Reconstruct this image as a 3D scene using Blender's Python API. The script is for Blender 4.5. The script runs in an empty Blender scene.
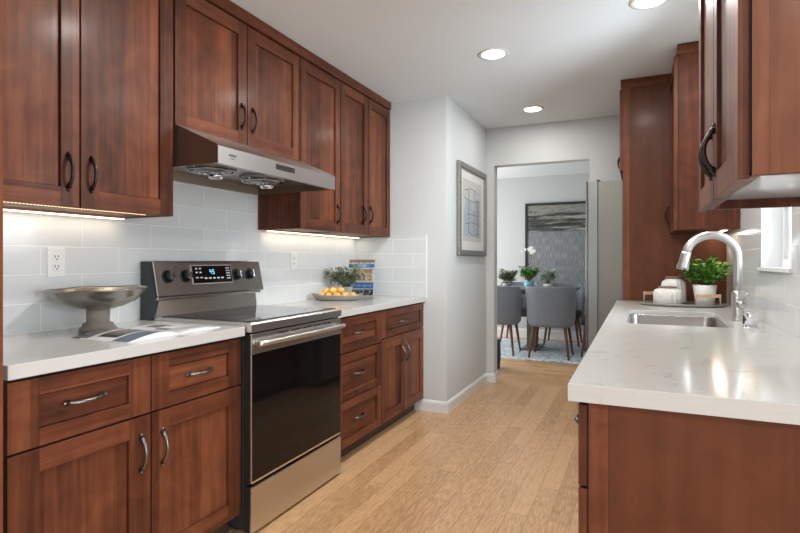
import bpy, bmesh, math, random
from mathutils import Vector, Matrix
random.seed(7)
PI = math.pi
C = bpy.context.scene.collection
scene = bpy.context.scene

# ------------------------------------------------------------------ camera
cam_d = bpy.data.cameras.new('camera')
cam = bpy.data.objects.new('camera', cam_d); C.objects.link(cam)
cam.location = (0, 0, 1.199)
cam.rotation_euler = (PI/2, 0, 0.427)
cam_d.sensor_width = 36; cam_d.lens = 527.5/800*36
cam_d.shift_y = -5.7/800
cam_d.clip_start = 0.02; cam_d.clip_end = 200
scene.camera = cam

# ------------------------------------------------------------------ world, lights, exposure
w = bpy.data.worlds.new('world'); scene.world = w; w.use_nodes = True
bg = w.node_tree.nodes['Background']
bg.inputs['Color'].default_value = (0.86, 0.93, 1.0, 1); bg.inputs['Strength'].default_value = 0.95
vs = scene.view_settings
vs.view_transform = 'Standard'; vs.look = 'None'; vs.gamma = 1.0; vs.exposure = 0.27
vs.use_curve_mapping = False

def area(name, loc, rot, sx, sy, power, col=(1, 1, 1), disk=False, spread=None):
    l = bpy.data.lights.new(name, 'AREA'); l.energy = power; l.color = col
    l.shape = 'DISK' if disk else 'RECTANGLE'; l.size = sx
    if not disk: l.size_y = sy
    if spread: l.spread = spread
    o = bpy.data.objects.new(name, l); C.objects.link(o); o.location = loc; o.rotation_euler = rot
    return o
DAY = (0.93, 0.965, 1.0)
area('added_rear_fill', (-0.85, -2.9, 1.25), (PI/2, 0, 0), 3.6, 2.2, 12, DAY)          # added daylight lamp at unseen glass doors behind the camera
area('added_side_fill', (3.85, -0.2, 1.10), (0, PI/2, 0), 1.7, 3.6, 125, (0.90, 0.95, 1.0))   # lamp added at unseen living room windows to light the left cabinets
area('daylight_sink_window', (1.35, 2.74, 1.75), (0, PI/2, 0), 1.3, 1.3, 45, DAY)   # daylight outside the window over the sink
area('added_oblique_fill', (1.20, 2.46, 1.72), (PI/2, 0, math.radians(52)), 0.5, 1.1, 58, DAY)   # extra lamp aimed through the same window, added to brighten the print wall
area('daylight_dining_window', (-3.3, 6.8, 1.35), (0, -PI/2, 0), 1.6, 2.2, 62, (1.0, 0.99, 0.97))    # dining room window

# ------------------------------------------------------------------ materials
def nt(name):
    m = bpy.data.materials.new(name); m.use_nodes = True
    return m, m.node_tree.nodes, m.node_tree.links, m.node_tree.nodes['Principled BSDF']
def simple(name, col, rough=0.5, metal=0.0, coat=0.0, emit=None, estr=0, bump=0, bscale=200, sheen=0, var=0, vscale=5):
    m, n, l, b = nt(name)
    b.inputs['Base Color'].default_value = (*col, 1); b.inputs['Roughness'].default_value = rough
    b.inputs['Metallic'].default_value = metal; b.inputs['Coat Weight'].default_value = coat
    if emit: b.inputs['Emission Color'].default_value = (*emit, 1); b.inputs['Emission Strength'].default_value = estr
    if sheen: b.inputs['Sheen Weight'].default_value = sheen
    if bump or var:
        tc = n.new('ShaderNodeTexCoord')
    if bump:
        no = n.new('ShaderNodeTexNoise'); no.inputs['Scale'].default_value = bscale; no.inputs['Detail'].default_value = 3
        bp = n.new('ShaderNodeBump'); bp.inputs['Strength'].default_value = bump; bp.inputs['Distance'].default_value = 0.002
        l.new(tc.outputs['Object'], no.inputs['Vector']); l.new(no.outputs['Fac'], bp.inputs['Height']); l.new(bp.outputs['Normal'], b.inputs['Normal'])
    if var:
        no = n.new('ShaderNodeTexNoise'); no.inputs['Scale'].default_value = vscale; no.inputs['Detail'].default_value = 4
        mx = n.new('ShaderNodeMix'); mx.data_type = 'RGBA'
        mx.inputs['A'].default_value = (*[c*(1-var) for c in col], 1); mx.inputs['B'].default_value = (*[min(1, c*(1+var)) for c in col], 1)
        l.new(tc.outputs['Object'], no.inputs['Vector']); l.new(no.outputs['Fac'], mx.inputs['Factor']); l.new(mx.outputs['Result'], b.inputs['Base Color'])
    return m

def mathn(n, l, op, a, b=None, c=None):
    q = n.new('ShaderNodeMath'); q.operation = op
    for i, v in enumerate((a, b, c)):
        if v is None: continue
        if isinstance(v, (int, float)): q.inputs[i].default_value = v
        else: l.new(v, q.inputs[i])
    return q.outputs[0]

def ramp(n, l, fac, stops):
    r = n.new('ShaderNodeValToRGB'); e = r.color_ramp.elements
    while len(e) < len(stops): e.new(0.5)
    for i, (p, c) in enumerate(stops): e[i].position = p; e[i].color = (*c, 1)
    l.new(fac, r.inputs['Fac']); return r.outputs['Color']

def wood(name, dark, mid, light, grain='z', rough=0.45, coat=0.06, boards=9.0, gscale=1.0):
    m, n, l, b = nt(name)
    tc = n.new('ShaderNodeTexCoord'); geo = n.new('ShaderNodeNewGeometry'); oi = n.new('ShaderNodeObjectInfo')
    sp = n.new('ShaderNodeSeparateXYZ'); l.new(tc.outputs['Object'], sp.inputs[0])
    isl = mathn(n, l, 'ADD', mathn(n, l, 'MULTIPLY', geo.outputs['Random Per Island'], 37.0), mathn(n, l, 'MULTIPLY', oi.outputs['Random'], 53.0))
    if grain == 'z': across = mathn(n, l, 'ADD', sp.outputs['X'], sp.outputs['Y'])
    else: across = sp.outputs['Z']
    bi = mathn(n, l, 'FLOOR', mathn(n, l, 'ADD', mathn(n, l, 'MULTIPLY', across, boards), isl))
    wn = n.new('ShaderNodeTexWhiteNoise'); wn.noise_dimensions = '1D'; l.new(bi, wn.inputs['W'])
    cb = n.new('ShaderNodeCombineXYZ')
    sc = (40, 40, 1.7) if grain == 'z' else (1.7, 1.7, 40)
    for i, k in enumerate('XYZ'):
        l.new(mathn(n, l, 'ADD', mathn(n, l, 'MULTIPLY', sp.outputs[k], sc[i]*gscale), mathn(n, l, 'MULTIPLY', wn.outputs['Value'], 40)), cb.inputs[i])
    n1 = n.new('ShaderNodeTexNoise'); n1.inputs['Scale'].default_value = 1.0; n1.inputs['Detail'].default_value = 5; n1.inputs['Distortion'].default_value = 0.6
    l.new(cb.outputs[0], n1.inputs['Vector'])
    n2 = n.new('ShaderNodeTexNoise'); n2.inputs['Scale'].default_value = 7; n2.inputs['Detail'].default_value = 4; n2.inputs['Distortion'].default_value = 1.2
    l.new(tc.outputs['Object'], n2.inputs['Vector'])
    f = mathn(n, l, 'ADD', mathn(n, l, 'MULTIPLY', n1.outputs['Fac'], 0.52), mathn(n, l, 'MULTIPLY', n2.outputs['Fac'], 0.38))
    f = mathn(n, l, 'ADD', f, mathn(n, l, 'MULTIPLY', wn.outputs['Value'], 0.28)); f = mathn(n, l, 'SUBTRACT', f, 0.06)
    col = ramp(n, l, f, [(0.30, dark), (0.52, mid), (0.78, light)])
    l.new(col, b.inputs['Base Color'])
    b.inputs['Roughness'].default_value = rough; b.inputs['Coat Weight'].default_value = coat; b.inputs['Coat Roughness'].default_value = 0.18; b.inputs['Specular IOR Level'].default_value = 0.22
    return m

CH = ((0.045, 0.0135, 0.007), (0.112, 0.033, 0.0150), (0.215, 0.070, 0.031))
wood_v = wood('cherry_vertical', *CH, 'z')
wood_h = wood('cherry_horizontal', *CH, 'h')
wood_in = wood('cherry_panel_board', (0.068, 0.021, 0.009), (0.095, 0.029, 0.012), (0.14, 0.044, 0.019), 'z', 0.45, 0.05, 0.5, 0.4)
wood_side = wood('cherry_side_pale', (0.13, 0.045, 0.022), (0.20, 0.075, 0.038), (0.30, 0.125, 0.068), 'z', 0.45, 0.05, 3)  # paler board; light falling from above is also put into its colour
wood_walnut = wood('walnut_leg', (0.08, 0.035, 0.02), (0.15, 0.066, 0.038), (0.22, 0.10, 0.06), 'z', 0.4, 0.1)
wood_bamboo = simple('bamboo_handle', (0.62, 0.43, 0.26), 0.45)
wood_brown = simple('brown_wood_lid', (0.20, 0.13, 0.09), 0.55, var=0.3, vscale=40)
dark_gap = simple('shadow_gap_black', (0.012, 0.008, 0.006), 0.7)
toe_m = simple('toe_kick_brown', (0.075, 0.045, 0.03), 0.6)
white_under = simple('cabinet_underside', (0.42, 0.42, 0.44), 0.22, coat=0.3)
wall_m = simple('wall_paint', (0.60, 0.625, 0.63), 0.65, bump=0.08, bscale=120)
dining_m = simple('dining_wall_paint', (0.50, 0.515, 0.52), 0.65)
ceil_m = simple('ceiling_paint', (0.77, 0.82, 0.85), 0.75, bump=0.08, bscale=90)
trim_m = simple('white_trim', (0.74, 0.755, 0.76), 0.35)
plastic_w = simple('white_plastic', (0.78, 0.79, 0.79), 0.35)
slot_m = simple('outlet_slot', (0.08, 0.08, 0.08), 0.5)
black_pl = simple('black_plastic', (0.010, 0.011, 0.013), 0.22)
dark_side = simple('range_side_charcoal', (0.028, 0.033, 0.040), 0.45)
black_glass = simple('black_oven_glass', (0.006, 0.005, 0.005), 0.05)
black_glass.node_tree.nodes['Principled BSDF'].inputs['Specular IOR Level'].default_value = 0.35
cook_glass = simple('cooktop_glass', (0.03, 0.031, 0.034), 0.07, coat=0.6)
burner_m = simple('burner_ring_print', (0.10, 0.10, 0.105), 0.12)
chrome = simple('chrome', (0.82, 0.83, 0.85), 0.10, 1.0)
nickel = simple('brushed_nickel', (0.60, 0.595, 0.58), 0.30, 1.0)
pull_m = simple('antique_pewter', (0.20, 0.195, 0.195), 0.28, 1.0)
bronze_m = simple('dark_bronze', (0.045, 0.036, 0.032), 0.30, 0.8)
ceramic = simple('white_ceramic', (0.72, 0.71, 0.69), 0.35)
grey_cer = simple('grey_ceramic', (0.40, 0.40, 0.38), 0.45)
blue_cer = simple('pale_blue_ceramic', (0.20, 0.38, 0.50), 0.35)
lemon_m = simple('lemon_skin', (0.85, 0.50, 0.12), 0.42, bump=0.4, bscale=160, var=0.12, vscale=14)
platter_m = simple('galvanised_platter', (0.36, 0.35, 0.33), 0.38, 0.6, var=0.2, vscale=20)
leafA = simple('bright_green_leaf', (0.15, 0.36, 0.06), 0.45, var=0.5, vscale=30)
leafB = simple('sage_leaf', (0.19, 0.24, 0.15), 0.6, var=0.4, vscale=30)
leafC = simple('pale_leaf', (0.48, 0.55, 0.46), 0.6, var=0.3, vscale=30)
leafD = simple('fern_leaf', (0.13, 0.32, 0.07), 0.5, var=0.4, vscale=20)
stem_m = simple('plant_stem', (0.10, 0.12, 0.05), 0.6)
soil_m = simple('soil', (0.05, 0.035, 0.025), 0.9)
petal_m = simple('orchid_petal', (0.86, 0.86, 0.84), 0.5)
fabric = simple('charcoal_fabric', (0.165, 0.185, 0.215), 0.9, bump=0.8, bscale=250, sheen=0.3, var=0.55, vscale=110)
fabric_d = simple('dark_seat_fabric', (0.035, 0.038, 0.045), 0.85)
table_m = simple('dark_table_top', (0.13, 0.12, 0.115), 0.35)
paper_w = simple('glossy_paper', (0.74, 0.75, 0.77), 0.28)
lamp_em = simple('recessed_lamp_glow', (0.9, 0.88, 0.85), 0.5, emit=(1.0, 0.95, 0.86), estr=9)
led_em = simple('led_glow', (0.9, 0.8, 0.7), 0.5, emit=(1.0, 0.82, 0.62), estr=3)
led_dot = simple('led_bead_glow', (0.9, 0.7, 0.45), 0.5, emit=(1.0, 0.62, 0.28), estr=2.2)
led_base = simple('led_tape_copper', (0.42, 0.17, 0.08), 0.45)
wicker = simple('dark_blue_wicker', (0.035, 0.048, 0.07), 0.8, bump=0.8, bscale=60, var=0.5, vscale=50)
mirror_g = simple('picture_glass_edge', (0.55, 0.55, 0.55), 0.2)
black_fr = simple('black_frame', (0.012, 0.012, 0.013), 0.4)

def steel(name, col=(0.50, 0.485, 0.465), rough=0.27, axis='y', var=0.05):
    m, n, l, b = nt(name)
    tc = n.new('ShaderNodeTexCoord'); mp = n.new('ShaderNodeMapping')
    mp.inputs['Scale'].default_value = {'y': (900, 0.8, 900), 'z': (400, 400, 1.5), 'x': (1.5, 400, 400)}[axis]
    no = n.new('ShaderNodeTexNoise'); no.inputs['Scale'].default_value = 1; no.inputs['Detail'].default_value = 2
    l.new(tc.outputs['Object'], mp.inputs['Vector']); l.new(mp.outputs[0], no.inputs['Vector'])
    l.new(mathn(n, l, 'ADD', mathn(n, l, 'MULTIPLY', no.outputs['Fac'], var), rough-var/2), b.inputs['Roughness'])
    b.inputs['Base Color'].default_value = (*col, 1); b.inputs['Metallic'].default_value = 1.0
    b.inputs['Anisotropic'].default_value = 0.5
    return m
steel_m = steel('stainless_steel', (0.62, 0.605, 0.585), 0.30)
steel_p = steel('control_panel_steel', (0.40, 0.385, 0.37), 0.22)  # darker copy of the steel, dark reflections put into its colour
steel_light = steel('stainless_light', (0.74, 0.73, 0.715), 0.30)
steel_sink = steel('sink_steel', (0.42, 0.42, 0.415), 0.25)
steel_fr = steel('fridge_steel', (0.27, 0.275, 0.27), 0.36, 'z')
filter_m = simple('aluminium_mesh', (0.30, 0.31, 0.32), 0.40, 0.8, bump=1.0, bscale=500)
hood_in = steel('hood_inner_steel', (0.55, 0.53, 0.50), 0.30)
hood_side = simple('hood_side_wood_reflect', (0.16, 0.11, 0.085), 0.30, 0.7)  # steel side with the brown reflection of the wood painted in
hood_back_tan_reflect = simple('hood_back_steel', (0.42, 0.36, 0.30), 0.38, 0.7)  # tan reflection put into the colour of the steel back
fr_side = simple('fridge_side_textured', (0.20, 0.20, 0.18), 0.36, 0.5, bump=1.0, bscale=150, var=0.30, vscale=150)
bowl_m = simple('rustic_metal_bowl', (0.36, 0.345, 0.315), 0.24, 0.92, var=0.25, vscale=9, bump=0.3, bscale=40)
bowl_ped = simple('weathered_pedestal', (0.25, 0.215, 0.185), 0.7, var=0.3, vscale=30, bump=0.4, bscale=80)
silver_fr = simple('antique_silver_frame', (0.25, 0.25, 0.24), 0.40, 0.5, var=0.45, vscale=50, bump=0.5, bscale=90)

def tile_mat(name, ax, off_u=0.0, off_v=0.0):
    m, n, l, b = nt(name)
    tc = n.new('ShaderNodeTexCoord'); sp = n.new('ShaderNodeSeparateXYZ'); l.new(tc.outputs['Object'], sp.inputs[0])
    cb = n.new('ShaderNodeCombineXYZ')
    l.new(mathn(n, l, 'SUBTRACT', sp.outputs[ax], off_u), cb.inputs[0]); l.new(mathn(n, l, 'SUBTRACT', sp.outputs['Z'], off_v), cb.inputs[1])
    br = n.new('ShaderNodeTexBrick'); l.new(cb.outputs[0], br.inputs['Vector'])
    br.inputs['Scale'].default_value = 1.0; br.inputs['Brick Width'].default_value = 0.35; br.inputs['Row Height'].default_value = 0.115
    br.inputs['Mortar Size'].default_value = 0.0022; br.inputs['Mortar Smooth'].default_value = 0.3; br.inputs['Bias'].default_value = 0.0
    br.inputs['Color1'].default_value = (0.64, 0.67, 0.685, 1); br.inputs['Color2'].default_value = (0.68, 0.705, 0.72, 1)
    br.inputs['Mortar'].default_value = (0.86, 0.865, 0.86, 1)
    l.new(br.outputs['Color'], b.inputs['Base Color'])
    no = n.new('ShaderNodeTexNoise'); no.inputs['Scale'].default_value = 7; no.inputs['Detail'].default_value = 1
    l.new(tc.outputs['Object'], no.inputs['Vector'])
    h = mathn(n, l, 'ADD', mathn(n, l, 'MULTIPLY', br.outputs['Fac'], -0.5), mathn(n, l, 'MULTIPLY', no.outputs['Fac'], 0.6))
    bp = n.new('ShaderNodeBump'); bp.inputs['Strength'].default_value = 0.5; bp.inputs['Distance'].default_value = 0.004
    l.new(h, bp.inputs['Height']); l.new(bp.outputs['Normal'], b.inputs['Normal'])
    b.inputs['Roughness'].default_value = 0.15
    return m
tile_y = tile_mat('white_wall_tile_along_y', 'Y', 1.509-0.35*4, 0.914)
tile_x = tile_mat('white_wall_tile_along_x', 'X', -2.2, 0.914)

def quartz():
    m, n, l, b = nt('white_quartz')
    tc = n.new('ShaderNodeTexCoord')
    no = n.new('ShaderNodeTexNoise'); no.inputs['Scale'].default_value = 3.2; no.inputs['Detail'].default_value = 8; no.inputs['Distortion'].default_value = 1.6
    l.new(tc.outputs['Object'], no.inputs['Vector'])
    v = mathn(n, l, 'ABSOLUTE', mathn(n, l, 'SUBTRACT', no.outputs['Fac'], 0.5))
    n2 = n.new('ShaderNodeTexNoise'); n2.inputs['Scale'].default_value = 9; n2.inputs['Detail'].default_value = 4
    l.new(tc.outputs['Object'], n2.inputs['Vector'])
    mask = mathn(n, l, 'MULTIPLY', mathn(n, l, 'SMOOTH_MIN', 1, mathn(n, l, 'MAXIMUM', 0, mathn(n, l, 'MULTIPLY', mathn(n, l, 'SUBTRACT', n2.outputs['Fac'], 0.52), 7)), 0.1), 1)
    line = mathn(n, l, 'MAXIMUM', 0, mathn(n, l, 'SUBTRACT', 1, mathn(n, l, 'MULTIPLY', v, 90)))
    f = mathn(n, l, 'MULTIPLY', mask, line)
    mx = n.new('ShaderNodeMix'); mx.data_type = 'RGBA'
    mx.inputs['A'].default_value = (0.545, 0.545, 0.53, 1); mx.inputs['B'].default_value = (0.28, 0.28, 0.275, 1)
    l.new(mathn(n, l, 'MULTIPLY', f, 0.85), mx.inputs['Factor']); l.new(mx.outputs['Result'], b.inputs['Base Color'])
    b.inputs['Roughness'].default_value = 0.13
    return m
quartz_m = quartz()

def floor_mat(name, along='Y'):
    m, n, l, b = nt(name)
    tc = n.new('ShaderNodeTexCoord'); sp = n.new('ShaderNodeSeparateXYZ'); l.new(tc.outputs['Object'], sp.inputs[0])
    a, c = ('Y', 'X') if along == 'Y' else ('X', 'Y')
    cb = n.new('ShaderNodeCombineXYZ'); l.new(sp.outputs[a], cb.inputs[0]); l.new(sp.outputs[c], cb.inputs[1])
    br = n.new('ShaderNodeTexBrick'); l.new(cb.outputs[0], br.inputs['Vector']); br.offset = 0.37
    br.inputs['Scale'].default_value = 1; br.inputs['Brick Width'].default_value = 0.95; br.inputs['Row Height'].default_value = 0.096
    br.inputs['Mortar Size'].default_value = 0.0014; br.inputs['Mortar Smooth'].default_value = 0.2
    br.inputs['Color1'].default_value = (0, 0, 0, 1); br.inputs['Color2'].default_value = (1, 1, 1, 1); br.inputs['Mortar'].default_value = (0.5, 0.5, 0.5, 1)
    cg = n.new('ShaderNodeCombineXYZ')
    l.new(mathn(n, l, 'MULTIPLY', sp.outputs[a], 16), cg.inputs[0]); l.new(mathn(n, l, 'MULTIPLY', sp.outputs[c], 150), cg.inputs[1])
    l.new(mathn(n, l, 'MULTIPLY', br.outputs['Color'], 9), cg.inputs[2])
    no = n.new('ShaderNodeTexNoise'); no.inputs['Scale'].default_value = 1; no.inputs['Detail'].default_value = 4
    l.new(cg.outputs[0], no.inputs['Vector'])
    f = mathn(n, l, 'ADD', mathn(n, l, 'MULTIPLY', no.outputs['Fac'], 0.66), mathn(n, l, 'MULTIPLY', br.outputs['Color'], 0.15))
    col = ramp(n, l, f, [(0.24, (0.37, 0.20, 0.090)), (0.46, (0.62, 0.38, 0.200)), (0.74, (0.74, 0.48, 0.265))])
    mx = n.new('ShaderNodeMix'); mx.data_type = 'RGBA'; l.new(col, mx.inputs['A']); mx.inputs['B'].default_value = (0.20, 0.11, 0.055, 1)
    l.new(mathn(n, l, 'MULTIPLY', br.outputs['Fac'], 0.8), mx.inputs['Factor']); l.new(mx.outputs['Result'], b.inputs['Base Color'])
    b.inputs['Roughness'].default_value = 0.30; b.inputs['Coat Weight'].default_value = 0.15; b.inputs['Coat Roughness'].default_value = 0.25
    return m
floor_k = floor_mat('bamboo_floor', 'Y')
floor_d = floor_mat('bamboo_floor_dining', 'X')

def rug_mat():
    m, n, l, b = nt('blue_grey_rug')
    tc = n.new('ShaderNodeTexCoord')
    vo = n.new('ShaderNodeTexVoronoi'); vo.inputs['Scale'].default_value = 26; l.new(tc.outputs['Object'], vo.inputs['Vector'])
    no = n.new('ShaderNodeTexNoise'); no.inputs['Scale'].default_value = 4; no.inputs['Detail'].default_value = 5; l.new(tc.outputs['Object'], no.inputs['Vector'])
    f = mathn(n, l, 'ADD', mathn(n, l, 'MULTIPLY', vo.outputs['Distance'], 0.7), mathn(n, l, 'MULTIPLY', no.outputs['Fac'], 0.6))
    l.new(ramp(n, l, f, [(0.40, (0.74, 0.78, 0.79)), (0.66, (0.52, 0.60, 0.64)), (0.90, (0.26, 0.35, 0.42))]), b.inputs['Base Color'])
    b.inputs['Roughness'].default_value = 0.95
    return m
rug_m = rug_mat()

def painting_mat():
    m, n, l, b = nt('landscape_painting')
    tc = n.new('ShaderNodeTexCoord'); sp = n.new('ShaderNodeSeparateXYZ'); l.new(tc.outputs['Object'], sp.inputs[0])
    mp = n.new('ShaderNodeMapping'); mp.inputs['Scale'].default_value = (1.6, 1, 15); l.new(tc.outputs['Object'], mp.inputs['Vector'])
    n1 = n.new('ShaderNodeTexNoise'); n1.inputs['Scale'].default_value = 1.2; n1.inputs['Detail'].default_value = 7; n1.inputs['Roughness'].default_value = 0.62; l.new(mp.outputs[0], n1.inputs['Vector'])
    land = ramp(n, l, n1.outputs['Fac'], [(0.40, (0.014, 0.014, 0.013)), (0.50, (0.055, 0.054, 0.046)), (0.60, (0.30, 0.30, 0.27))])
    mq = n.new('ShaderNodeMapping'); mq.inputs['Scale'].default_value = (110, 1, 9); l.new(tc.outputs['Object'], mq.inputs['Vector'])
    n2 = n.new('ShaderNodeTexNoise'); n2.inputs['Scale'].default_value = 1; n2.inputs['Detail'].default_value = 6; l.new(mq.outputs[0], n2.inputs['Vector'])
    low = ramp(n, l, n2.outputs['Fac'], [(0.28, (0.10, 0.105, 0.11)), (0.5, (0.185, 0.195, 0.205)), (0.78, (0.40, 0.43, 0.46))])
    n3 = n.new('ShaderNodeTexNoise'); n3.inputs['Scale'].default_value = 5; n3.inputs['Detail'].default_value = 5; l.new(mp.outputs[0], n3.inputs['Vector'])
    sky = ramp(n, l, n3.outputs['Fac'], [(0.3, (0.12, 0.12, 0.11)), (0.6, (0.26, 0.26, 0.24))])
    def mix(f, a, c):
        x = n.new('ShaderNodeMix'); x.data_type = 'RGBA'; l.new(f, x.inputs['Factor']); l.new(a, x.inputs['A']); l.new(c, x.inputs['B']); return x.outputs['Result']
    wob = mathn(n, l, 'ADD', sp.outputs['Z'], mathn(n, l, 'MULTIPLY', n1.outputs['Fac'], 0.10))
    mr = n.new('ShaderNodeMapRange'); mr.inputs['From Min'].default_value = 1.685; mr.inputs['From Max'].default_value = 1.705; l.new(wob, mr.inputs['Value'])
    ms = n.new('ShaderNodeMapRange'); ms.inputs['From Min'].default_value = 1.95; ms.inputs['From Max'].default_value = 2.00; l.new(wob, ms.inputs['Value'])
    l.new(mix(ms.outputs[0], mix(mr.outputs[0], low, land), sky), b.inputs['Base Color'])
    b.inputs['Roughness'].default_value = 0.6
    return m
paint_m = painting_mat()

# ------------------------------------------------------------------ mesh builder
class MB:
    def __init__(s): s.bm = bmesh.new()
    def face(s, vs, mi=0, smooth=False):
        try: f = s.bm.faces.new(vs)
        except ValueError: return
        f.material_index = mi; f.smooth = smooth; return f
    def box(s, x0, x1, y0, y1, z0, z1, mi=0):
        v = [s.bm.verts.new(p) for p in ((x0, y0, z0), (x1, y0, z0), (x1, y1, z0), (x0, y1, z0), (x0, y0, z1), (x1, y0, z1), (x1, y1, z1), (x0, y1, z1))]
        for q in ((0, 3, 2, 1), (4, 5, 6, 7), (0, 1, 5, 4), (1, 2, 6, 5), (2, 3, 7, 6), (3, 0, 4, 7)): s.face([v[i] for i in q], mi)
        return s
    def prism(s, poly, axis, a0, a1, mi=0):
        # poly of 2d points in the plane of the other two axes
        def P(p, a):
            return {'x': (a, p[0], p[1]), 'y': (p[0], a, p[1]), 'z': (p[0], p[1], a)}[axis]
        A = [s.bm.verts.new(P(p, a0)) for p in poly]; B = [s.bm.verts.new(P(p, a1)) for p in poly]
        n = len(poly)
        s.face(A[::-1], mi); s.face(B, mi)
        for i in range(n): s.face([A[i], A[(i+1) % n], B[(i+1) % n], B[i]], mi)
        return s
    def tube(s, pts, rad, seg=10, mi=0, cap=True, flat=None):
        pts = [Vector(p) for p in pts]; n = len(pts)
        if not hasattr(rad, '__len__'): rad = [rad]*n
        rings = []; up = None
        for i, p in enumerate(pts):
            t = (pts[min(i+1, n-1)]-pts[max(i-1, 0)]).normalized()
            if up is None:
                up = Vector((0, 0, 1)) if abs(t.z) < 0.9 else Vector((1, 0, 0))
            a = (up - t*up.dot(t)).normalized(); up = a; bb = t.cross(a)
            k = flat or 1
            rings.append([s.bm.verts.new(p+(a*math.cos(2*PI*j/seg)+bb*math.sin(2*PI*j/seg)*k)*rad[i]) for j in range(seg)])
        for i in range(n-1):
            for j in range(seg): s.face([rings[i][j], rings[i][(j+1) % seg], rings[i+1][(j+1) % seg], rings[i+1][j]], mi, True)
        if cap: s.face(rings[0][::-1], mi); s.face(rings[-1], mi)
        return s
    def cyl(s, p0, p1, r0, r1=None, seg=20, mi=0, cap=True): return s.tube([p0, p1], [r0, r0 if r1 is None else r1], seg, mi, cap)
    def lathe(s, prof, c=(0, 0, 0), seg=32, mi=0, fn=None, sx=1, sy=1, smooth=True):
        rings = []
        for r, z in prof:
            rr = []
            for j in range(seg):
                a = 2*PI*j/seg; k = fn(a, r, z) if fn else (1, 0)
                rr.append(s.bm.verts.new((c[0]+math.cos(a)*r*k[0]*sx, c[1]+math.sin(a)*r*k[0]*sy, c[2]+z+k[1])))
            rings.append(rr)
        for i in range(len(rings)-1):
            for j in range(seg): s.face([rings[i][j], rings[i][(j+1) % seg], rings[i+1][(j+1) % seg], rings[i+1][j]], mi, smooth)
        s.face(rings[0][::-1], mi); s.face(rings[-1], mi)
        return s
    def loft(s, loops, mi=0, smooth=False, cap0=True, cap1=True):
        R = [[s.bm.verts.new(p) for p in lp] for lp in loops]; n = len(R[0])
        for i in range(len(R)-1):
            for j in range(n): s.face([R[i][j], R[i][(j+1) % n], R[i+1][(j+1) % n], R[i+1][j]], mi, smooth)
        if cap0: s.face(R[0][::-1], mi)
        if cap1: s.face(R[-1], mi)
        return s
    def ball(s, c, r, mi=0, seg=12, sc=(1, 1, 1), rot=None):
        M = Matrix.Translation(c) @ (rot.to_4x4() if rot else Matrix()) @ Matrix.Diagonal((*[r*k for k in sc], 1))
        g = bmesh.ops.create_uvsphere(s.bm, u_segments=seg, v_segments=max(6, seg*2//3), radius=1, matrix=M)
        for v in g['verts']:
            for f in v.link_faces: f.smooth = True; f.material_index = mi
        return s
    def leaf(s, p, d, n, L, W, mi=0):
        p = Vector(p); d = Vector(d).normalized(); sd = d.cross(Vector(n))
        if sd.length < 1e-4: sd = d.cross(Vector((1, 0.3, 0)))
        sd.normalize(); nn = sd.cross(d).normalized()
        a = s.bm.verts.new(p); b = s.bm.verts.new(p+d*L-nn*L*0.22)
        m = s.bm.verts.new(p+d*L*0.5+nn*L*0.04)
        l_ = s.bm.verts.new(p+d*L*0.45+sd*W*0.5+nn*L*0.10); r_ = s.bm.verts.new(p+d*L*0.45-sd*W*0.5+nn*L*0.10)
        s.face([a, l_, m], mi, True); s.face([a, m, r_], mi, True); s.face([l_, b, m], mi, True); s.face([m, b, r_], mi, True)
    def build(s, name, mats, parent=None, bevel=0, loc=None, normals=True):
        if normals: bmesh.ops.recalc_face_normals(s.bm, faces=s.bm.faces)
        me = bpy.data.meshes.new(name); s.bm.to_mesh(me); s.bm.free()
        for m in (mats if isinstance(mats, (list, tuple)) else [mats]): me.materials.append(m)
        o = bpy.data.objects.new(name, me); C.objects.link(o)
        if parent: o.parent = parent
        if loc: o.location = loc
        if bevel:
            b = o.modifiers.new('bevel', 'BEVEL'); b.width = bevel; b.segments = 2; b.limit_method = 'ANGLE'; b.angle_limit = math.radians(50)
            b.harden_normals = False
        return o

def thing(name, label, cat, loc=(0, 0, 0), rz=0, group=None):
    o = bpy.data.objects.new(name, None); C.objects.link(o); o.empty_display_size = 0.05
    o.location = loc; o.rotation_euler = (0, 0, rz); o['label'] = label; o['category'] = cat
    if group: o['group'] = group
    return o
def tag(o, label, cat, group=None):
    o['label'] = label; o['category'] = cat
    if group: o['group'] = group
    return o
def struct(name, mb, mats, bevel=0):
    o = mb.build(name, mats, None, bevel); o['kind'] = 'structure'; return o
def copy_tree(o, parent=None):
    c = o.copy(); C.objects.link(c); c.parent = parent
    for ch in list(o.children): copy_tree(ch, c)
    return c

# ------------------------------------------------------------------ setting
H = 2.504; XL = -2.205; XR = 0.535; YE = 3.93; XN = -1.387; YD = 5.115; YD2 = 5.235; YF = 8.3
struct('floor', MB().box(-3.6, 4.0, -3.2, YD2-0.05, -0.05, 0), floor_k)
struct('floor.001', MB().box(-3.6, 1.6, YD2-0.05, YF+0.1, -0.05, 0), floor_d)
struct('ceiling', MB().box(-3.6, 4.0, -3.2, YD, H, H+0.1), ceil_m)
struct('ceiling.001', MB().box(-3.6, 1.6, YD, YF+0.1, H, H+0.1), ceil_m)
struct('wall_left', MB().box(XL-0.12, XL, -0.6, YE, 0, H), wall_m)
struct('wall_left_return', MB().prism([(XL-0.12, YE), (XN, YE), (XN, YD), (XL-0.12, YD)], 'z', 0, H), wall_m)
m = MB()
m.box(-3.6, -1.308, YD, YD2, 0, H); m.box(-0.42, 1.6, YD, YD2, 0, H); m.box(-1.308, -0.42, YD, YD2, 2.135, H)
struct('wall_doorway', m, wall_m)
WY0, WY1, WZ0, WZ1 = 2.456, 3.02, 1.165, 2.15
m = MB()
m.box(XR, XR+0.14, 1.262, WY0, 0, H); m.box(XR, XR+0.14, WY1, YD, 0, H)
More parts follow.
